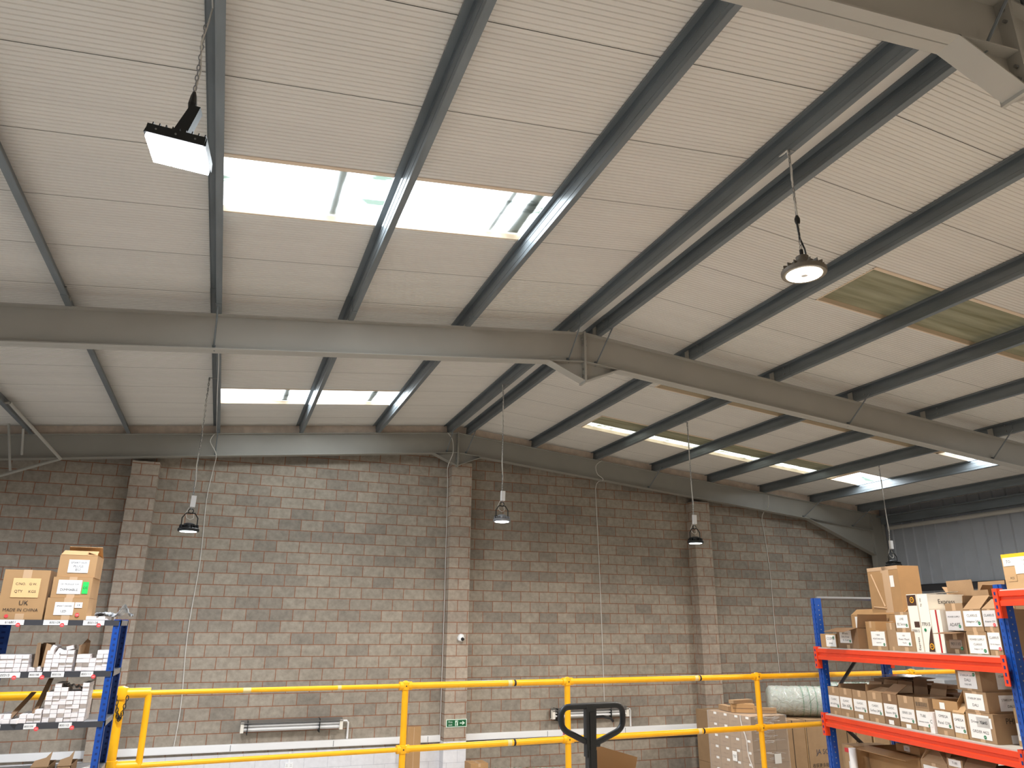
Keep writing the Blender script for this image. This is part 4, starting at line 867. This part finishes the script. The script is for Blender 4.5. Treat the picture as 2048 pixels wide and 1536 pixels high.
carton(RM, 1.79, 1.925, .02, .19, U2, U2+.19, 'carton with sloping yellow folded top on the lower shelf', 1, 'tent', labels=[(.03, .97, .2, .95, ['OMEGA', ('Panel 18W', .8)], gd)], flaps=[('f', 2.3, .55), ('b', 2.3, .55)])
c = carton(RM, 1.94, 2.22, .02, .46, U2, U2+.215, 'larger taped carton with torn shipping papers, lowest of the stack of three', 0, labels=[(.1, .85, .1, .92, [('Driver Tracks', .5), 'ORDER 4422'], (G, .68, .1, .014)), (.38, .92, .5, .85, ['GHS'])], side=[(.3, .95, .02, .3, []), (.12, .78, .64, .9, [('PHILIPS', 1.3)], None, KRAFT[0])])
carton(RM, 1.95, 2.19, .02, .45, U2+.217, U2+.37, 'carton labelled on front and side, middle of the stack of three', 0, labels=[(.1, .86, .1, .88, [('STARIUM 30W', .9), 'DALI'], None)], side=[(.25, .7, .1, .86, [('STARIUM 30W', .9), 'DALI'])])
carton(RM, 1.90, 2.16, .02, .50, U2+.372, U2+.54, 'carton labelled STARIUM 30W DALI, top of the stack of three', 0, 'half', labels=[(.12, .84, .1, .86, [('STARIUM 30W', .9), ('DALI', .9), '1500 840'], (G, .9, .84, .013))], side=[(.3, .7, .1, .84, [('STARIUM 30W', .9), 'DALI', '1500'])], flaps=[('b', 2.6, .3)])
carton(RM, 2.30, 2.44, .14, .46, U2, U2+.27, 'pale tan carton half hidden by the near blue upright', 1, labels=[(.05, .98, .15, .6, ['LENA', ('Mirror Track', .8)])])
# rear of the lower shelf
carton(RM, .2, 1.05, .44, .72, U2, U2+.30, 'flattened brown carton pile carrier at the back of the lower shelf', 2)
o = thing('flat_carton', 'torn dark brown flattened carton with film, lying at the back of the lower shelf', 'cardboard', M=RM @ T(.25, .42, U2+.305))
m = MB(); m.box(0, .5, 0, .3, 0, .05, KRAFT[2]); m.box(.3, .82, .03, .32, .0, .035, KRAFT[0]); m.poly([(.05, .02, .052), (.6, .0, .06), (.66, .2, .085), (.1, .25, .08)], KRAFT[2], .004); m.build('sheet', o)
m = MB(); m.poly([(.12, .0, .088), (.55, .0, .09), (.5, .2, .1), (.2, .2, .098)], mat('cling_film', (206, 200, 196), .15), .002); m.build('film', o)
carton(RM, 1.1, 1.9, .46, .72, U2, U2+.28, 'long plain carton at the back of the lower shelf', 2)
# bottom level
carton(RM, 1.30, 1.62, .03, .36, U3, U3+.33, 'open carton with flaps tented to a point below the lower beam', 0, 'tent', labels=[(.1, .93, .35, .92, ['TITANIUM', ('MID 3PH TRACK TENDER', .9)], (G, .86, .18, .014))], flaps=[('f', 2.2, .6), ('b', 2.2, .6), ('l', 2.3, .5), ('r', 2.3, .5)])
c = carton(RM, 1.63, 1.80, .03, .36, U3, U3+.40, 'carton with an oval hand hole and 250A label', 0, labels=[(.15, .85, .25, .55, [('250A', 1.2)]), (.1, .9, .86, .99, ['TUBE'])])
m = MB(); m.lathe([(.001, 0), (.03, .0005), (.03, .001)], INK, (0, 0, 0), 16, T(0, -.1662, .27) @ Matrix.Rotation(math.pi/2, 4, 'X') @ Matrix.Scale(.5, 4, (0, 1, 0))); m.build('hand_hole', c)
carton(RM, 1.81, 2.12, .03, .62, U3, U3+.36, 'large open brown carton with tented flap at the near end, bottom level', 2, 'tent', labels=[(.1, .75, .3, .85, ['TITANIUM', ('CEILING MOUNT', .9)])], flaps=[('f', 2.2, .5), ('b', 2.2, .5)])
carton(RM, 2.14, 2.44, .03, .6, U3, U3+.30, 'brown carton beside the near upright on the bottom level', 2)
carton(RM, .25, 1.0, .25, .72, U3, U3+.30, 'big pinkish-brown carton with overhanging lid below the lower beam', KRAFT[3], 'half', flaps=[('f', -.2, .3), ('r', -1.0, .3)])
carton(RM, .62, .95, .3, .6, U3+.305, U3+.37, 'small flat carton with white label on the pinkish lid', 3, labels=[(.35, .6, .2, .9, ['ON'])])
o = thing('parcel_carton', 'carton edge with red label beside a white tube under the lower beam', 'box', M=RM @ T(.03, .1, U3)); m = MB(); m.box(0, .2, 0, .4, 0, .29, KRAFT[1]); m.build('body', o); m = MB(); m.box(.05, .12, -.002, -.0005, .22, .26, RED); m.box(.1, .18, -.002, -.0005, .04, .14, PAPER); m.build('label', o)
m = MB(); m.tube([(.0, 0, 0), (.0, 0, .28)], .035, WHITE, 18); o = m.build('white_tube', None, True); o.matrix_basis = RM @ T(.27, .06, U3); tag(o, 'short white tube standing beside the red-labelled carton', 'tube')
# ------------------------------------------------------------------ ground-level goods beyond the railing
STRAP = mat('black_strap', (34, 34, 32), .5)
def pallet(parent_M, x0, x1, y0, y1, z, label):
    o = thing('wooden_pallet', label, 'pallet', M=parent_M @ T(x0, y0, z)); W, D = x1-x0, y1-y0; wood = mat('pallet_wood', (168, 134, 96), .85, 0, .2, 9)
    for i in range(7): m = MB(); m.box(i*(W-.1)/6, i*(W-.1)/6+.1, 0, D, .085, .10, wood); m.build('deck_board', o)
    for i in range(3): m = MB(); m.box(0, W, i*(D-.09)/2, i*(D-.09)/2+.09, 0, .085, wood); m.build('bearer', o)
    return o
def solar(x0, x1, y0, y1, z, label, text=False, seams=()):
    o = thing('solar_panel_crate', label, 'crate', (x0, y0, z)); W, D, H = x1-x0, y1-y0, 1.03
    m = MB(); m.box(0, W, 0, D, 0, H, KRAFT[0], None); m.build('body', o)
    m = MB()
    for s in seams: m.box(s*W-.006, s*W+.006, -.004, -.001, 0, H, STRAP); m.box(s*W-.006, s*W+.006, 0, D, H, H+.003, STRAP)
    m.box(0, W, -.004, -.001, .10, .106, STRAP); m.build('strap', o)
    m = MB(); m.box(-.003, .02, -.003, .02, 0, H, KRAFT[1]); m.build('edge_guard', o)
    if text:
        m = MB(); m.text('JA SOLAR', mat('blue_grey_print', (62, 66, 82), .7), T(W*.29, -.005, H*.42), .12, .80); m.text('晶澳', INK, T(W*.69, -.005, H*.42), .13, .3)
        m.text('收获更多阳光', INK, T(W*.2, -.005, H*.2), .075, .5); m.text('Harvest the Sunshine', INK, T(W*.2, -.005, H*.11), .045, .5)
        m.build('lettering', o)
    return o
CZ = -1.50; CB = CZ-1.13
gz0 = GZ
def stack(x0, x1, y0, y1, lb, text=False, seams=()):
    pallet(I4, x0, x1, y0, y1, GZ, 'wooden pallet under the ' + lb)
    a = solar(x0, x1, y0, y1, GZ+.10, 'lower solar panel crate of the ' + lb, False, seams)
    b = solar(x0, x1, y0, y1, GZ+.10+1.035, 'upper solar panel crate of the ' + lb, text, seams)
stack(10.25, 11.06, 14.25, 15.5, 'crate stack behind the wrapped pallet', False, (.13,))
stack(10.02, 11.08, 13.0, 14.2, 'crate stack right of the wrapped pallet', False, (.38, .72))
stack(11.1, 12.75, 13.0, 14.6, 'crate stack printed JA SOLAR', True, (.01, .62, .76))
stack(12.8, 14.2, 13.0, 14.6, 'crate stack behind the blue upright', False, (.3,))
TOPZ = GZ+.10+1.035+1.03
# wrapped pallet of cartons
WP = T(9.06, 12.0, 0) @ Matrix.Rotation(math.radians(3), 4, 'Z')
pallet(WP, 0, .8, 0, 1.2, GZ, 'wooden pallet under the wrapped carton load')
o = thing('carton_load', 'lower half of the wrapped carton load, under the labelled rows', 'boxes', M=WP @ T(0, 0, GZ+.10)); 
m = MB(); m.box(0, .8, 0, 1.2, 0, .96, KRAFT[0]); m.build('body', o)
wz = GZ+1.061; rows_n = 7; rh = .19
for j in range(rows_n):
    for i in range(3):
        for q in range(4):
            if j < rows_n-1 and i > 0 and q > 0: continue
            m = None
            if j == 0 and i == 0 and q == 0:
                o = thing('stacked_carton', 'x', 'box', M=WP @ T(0, 0, wz)); m = MB(); m.box(.002, .264, .002, .297, 0, rh-.003, KRAFT[0]); m.build('body', o)
                m = MB(); m.box(-.001, .001, .05, .13, rh-.05, rh-.012, PAPER); m.text('YEELUX', mat('brown_print2', (120, 84, 56), .8), T(-.001, .15, .07) @ Matrix.Rotation(-math.pi/2, 4, 'Z'), .04, .13); m.build('label', o); proto = o
                o['group'] = 'cartons in the wrapped pallet load'
            else:
                o = copy_thing(proto, (0, 0, 0)); o.matrix_basis = WP @ T(i*.267, q*.3, wz+j*rh)
            o['label'] = 'identical brown carton with a small white label in the film-wrapped pallet load'
wt = wz+rows_n*rh
m = MB(); m.box(-.012, .812, -.012, 1.212, GZ+.10, wt+.006, FILM)
GLF = mat('film_crease_glint', (236, 232, 228), .12, alpha=.55)  # pale crease lines also put the film's highlights into colour
for i in range(110):
    a = random.random(); z = wt-.02-random.random()**1.7*1.25; m.tube([(.03+a*.5, -.0125, z), (.03+a*.5+random.uniform(.06, .25), -.0125, z+random.uniform(-.03, .03))], random.uniform(.0012, .0035), GLF, 4)
pts = [(-.016, .25-.02*i+.02*math.sin(i), wt-.08*i) for i in range(12)]; m.tube(pts, .01, mat('film_rope', (222, 216, 210), .3, alpha=.8), 5)
o = m.build('stretch_film_wrap'); o.matrix_basis = WP; tag(o, 'clear stretch film wrapped around the pallet of cartons', 'film')
for a, b, c, s, lb in ((.05, .08, 0, 0, 'white paper label stuck on the wrapped load front'),):
    m = MB(); m.box(-.02, -.016, .42, .54, wt-.78, wt-.62, PAPER); m.text('PALLET\n12/24', INK, T(-.022, .48, wt-.70) @ Matrix.Rotation(-math.pi/2, 4, 'Z'), .08, .09)
    o = m.build('shipping_label'); o.matrix_basis = WP; tag(o, lb, 'label')
m = MB(); m.box(.45, .6, -.022, -.019, wt-.78, wt-.62, PAPER); o = m.build('shipping_label'); o.matrix_basis = WP; tag(o, 'white paper label stuck on the wrapped load right side', 'label')
# loose long boxes on top
lb_list = [('lying flat at the left back', .25, .95, .45, .13, .09, 1.3, 0), ('printed, facing the viewer in the middle', .3, .55, .42, .16, .15, -.6, 0), ('lying across the top of the others', .33, .62, .5, .12, .06, .1, .155), ('at the back', .6, .95, .4, .12, .13, -.1, 0), ('at the right edge', .62, .32, .40, .1, .09, -.5, 0), ('slim and slanting at the right', .55, .68, .4, .09, .08, -.25, 0)]
for i, (t_, x, y, L, D, H, r, dz) in enumerate(lb_list):
    z = wt+.008+dz
    m = MB(); m.box(-L/2, L/2, -D/2, D/2, 0, H, KRAFT[3 if i % 2 else 0]); m.box(L/2, L/2+.002, -D/2+.02, D/2-.02, .02, H-.02, KRAFT[2]); m.box(-L/2+.03, L/2-.03, -D/2-.001, -D/2, H*.45, H*.55, KRAFT[2])
    o = m.build('long_carton'); o.matrix_basis = WP @ T(x, y, z) @ Matrix.Rotation(r, 4, 'Z'); tag(o, 'loose long carton %s on the wrapped load' % t_, 'box', 'loose long cartons on the wrapped load')
# bubble wrap rolls
def roll(a, b, r, label, printed=True):
    a = Vector(a); b = Vector(b); d = (b-a); L = d.length; d.normalize(); q = Vector((0, 0, 1)).rotation_difference(d).to_matrix().to_4x4()
    o = thing('bubble_wrap_roll', label, 'roll', M=Matrix.Translation(a) @ q)
    n = 40; prof = []
    K = 60; vs = []; fs = []
    for i in range(K+1):
        t = i/K; rr = r*(1+.012*math.sin(i*1.9)+.008*math.sin(i*.7+1)); 
        if i == 0: rr = r*.8
        if i in (1,): rr = r*.94
        if i == K: rr = r*.9
        for k in range(n): 
            th = 2*math.pi*k/n; r2 = rr*(1+.012*math.sin(th*5+i*.3)); vs.append((r2*math.cos(th), r2*math.sin(th), t*L-(0 if i else 0)))
    fs = [(i*n+k, i*n+(k+1) % n, (i+1)*n+(k+1) % n, (i+1)*n+k) for i in range(K) for k in range(n)] + [tuple(range(n-1, -1, -1)), tuple(K*n+k for k in range(n))]
    m = MB(); m.add(vs, fs, BUB); m.build('roll', o, True)
    GP = mat('green_print', (58, 128, 88), .6)
    m = MB(); z = L*(.38 if printed else .05)
    while z < L-.12:       # printed lettering bands round the film
        for k in range(26):
            th = 2*math.pi*k/26; R_ = r*1.03
            Mx = Matrix.Rotation(th, 4, 'Z') @ T(R_, 0, z) @ Matrix.Rotation(math.pi/2, 4, 'Z') @ Matrix.Rotation(0, 4, 'X')
            m.text('BIODEGRADABLE' if k % 2 else 'RECYCLE ME', GP, Mx, .035, .13)
            k += 1
        z += .13
    m.build('print', o)
    m = MB(); m.tube([(0, 0, L), (0, 0, L+.004)], .04, KRAFT[2], 14); m.build('core', o)
    return o
roll((10.85, 13.75, TOPZ+.305), (12.35, 12.9, TOPZ+.305), .285, 'large roll of bubble wrap with green print lying on the crates')
roll((12.9, 14.3, TOPZ+.31), (14.1, 13.85, TOPZ+.31), .27, 'second bubble wrap roll with green lettering behind the racking', False)
# silver wrapped stack seen through the racking
stack_ = thing('wrapped_sheet_stack', 'silvery film-wrapped stack of sheets seen through the racking', 'stack', (14.3, 12.4, GZ))
m = MB(); H = -1.0-GZ
for i in range(16): m.box(0, 1.3, 0, 1.2, H*i/16, H*(i+1)/16-.02, LGREY, T(random.uniform(-.01, .01), 0, 0))
m.build('sheet', stack_); m = MB(); m.box(-.02, 1.33, -.02, 1.22, 0, H+.01, FILM); m.build('film', stack_)
# things along the gable wall
m = MB(); m.box(0, .135, 0, .12, 0, 1.99, KRAFT[3]); m.box(.14, .275, 0, .12, 0, 1.99, KRAFT[3]); m.box(.132, .143, -.001, .11, 0, 1.985, TAPE)
o = m.build('tall_carton'); o.location = (3.74, 15.75, GZ); tag(o, 'tall narrow brown carton standing against the painted wall', 'box')
carton(I4, 4.92, 5.28, 15.3, 15.7, GZ, -2.56, 'brown carton top peeping up right of the central pilaster', 3)
roll((5.35, 15.7, -2.98), (6.9, 15.3, -2.98), .26, 'bubble wrap roll low at the foot of the block wall', False)
carton(I4, 5.3, 6.9, 15.1, 15.9, GZ, -3.26, 'carton carrying the low bubble wrap roll', 2)
# ------------------------------------------------------------------ pallet truck and open carton near the viewer
pt = thing('pallet_truck', 'black pallet truck handle with looped grip rising in the foreground', 'pallet truck', (1.77, 3.6, MZ))
def rloop(pts, r, n=6):
    out = []; N = len(pts)
    for i in range(N):
        p = Vector(pts[i]); a = Vector(pts[i-1]); b = Vector(pts[(i+1) % N]); d1 = (a-p).normalized(); d2 = (b-p).normalized()
        for k in range(n+1):
            t = k/n; out.append(((1-t)**2)*(p+d1*r)+2*t*(1-t)*p+t*t*(p+d2*r))
    return out
hz = -MZ
m = MB(); m.tube(rloop([(-.155, 0, 1.225), (.175, -.01, 1.23), (.178, -.005, 1.12), (.02, 0, 1.055), (-.0, 0, 1.055), (-.16, 0, 1.13)], .045), .0145, BLKM, 12, closed=True); m.build('grip', pt, True)
m = MB(); m.prism([(-.03, 1.0), (.02, 1.0), (.027, 1.235), (-.027, 1.235)], -.018, .018, BLKM); m.box(-.022, .022, -.02, .02, .25, 1.03, BLKM); m.box(-.012, .012, -.022, -.02, .3, 1.2, BLACK); m.build('drawbar', pt)
m = MB(); m.tube([(.02, -.0, 1.175), (.06, -.02, 1.178), (.1, -.025, 1.17), (.115, -.02, 1.155)], .007, BLACK, 8); m.build('lever', pt, True)
REDT = mat('truck_red', (176, 28, 30), .4)
m = MB(); m.box(-.13, .13, -.08, .1, .12, .26, REDT); m.build('pump', pt)
for s in (-1, 1):
    m = MB(); m.box(s*.19-.08, s*.19+.08, .1, 1.2, .06, .11, REDT); m.build('fork', pt)
    m = MB(); m.lathe([(.04, -.03), (.09, -.025), (.09, .025), (.04, .03)], BLACK, (0, 0, 0), 20, T(s*.07, 0, .09) @ Matrix.Rotation(math.pi/2, 4, 'Y')); m.build('steer_wheel', pt, True)
    m = MB(); m.lathe([(.03, -.03), (.04, -.028), (.04, .028), (.03, .03)], BLACK, (0, 0, 0), 16, T(s*.19, 1.1, .04) @ Matrix.Rotation(math.pi/2, 4, 'Y')); m.build('load_roller', pt, True)
bx = thing('open_carton', 'large open brown carton with one flap raised, right of the pallet truck handle', 'box', (2.38, 4.1, MZ))
m = MB(); m.box(-.14, .22, 0, .004, .006, .72, KRAFT[3]); m.box(-.14, .22, .5, .504, .006, .72, KRAFT[3]); m.box(-.14, -.136, .004, .5, .006, .72, KRAFT[3]); m.box(.216, .22, .004, .5, .006, .72, KRAFT[3]); m.box(-.14, .22, 0, .504, 0, .006, KRAFT[3]); m.build('body', bx)
m = MB(); m.poly([(-.14, .5, .72), (.18, .5, .72), (.205, .50, .815), (-.04, .50, .885), (-.14, .50, .912)], KRAFT[3], .004); m.build('flap', bx)
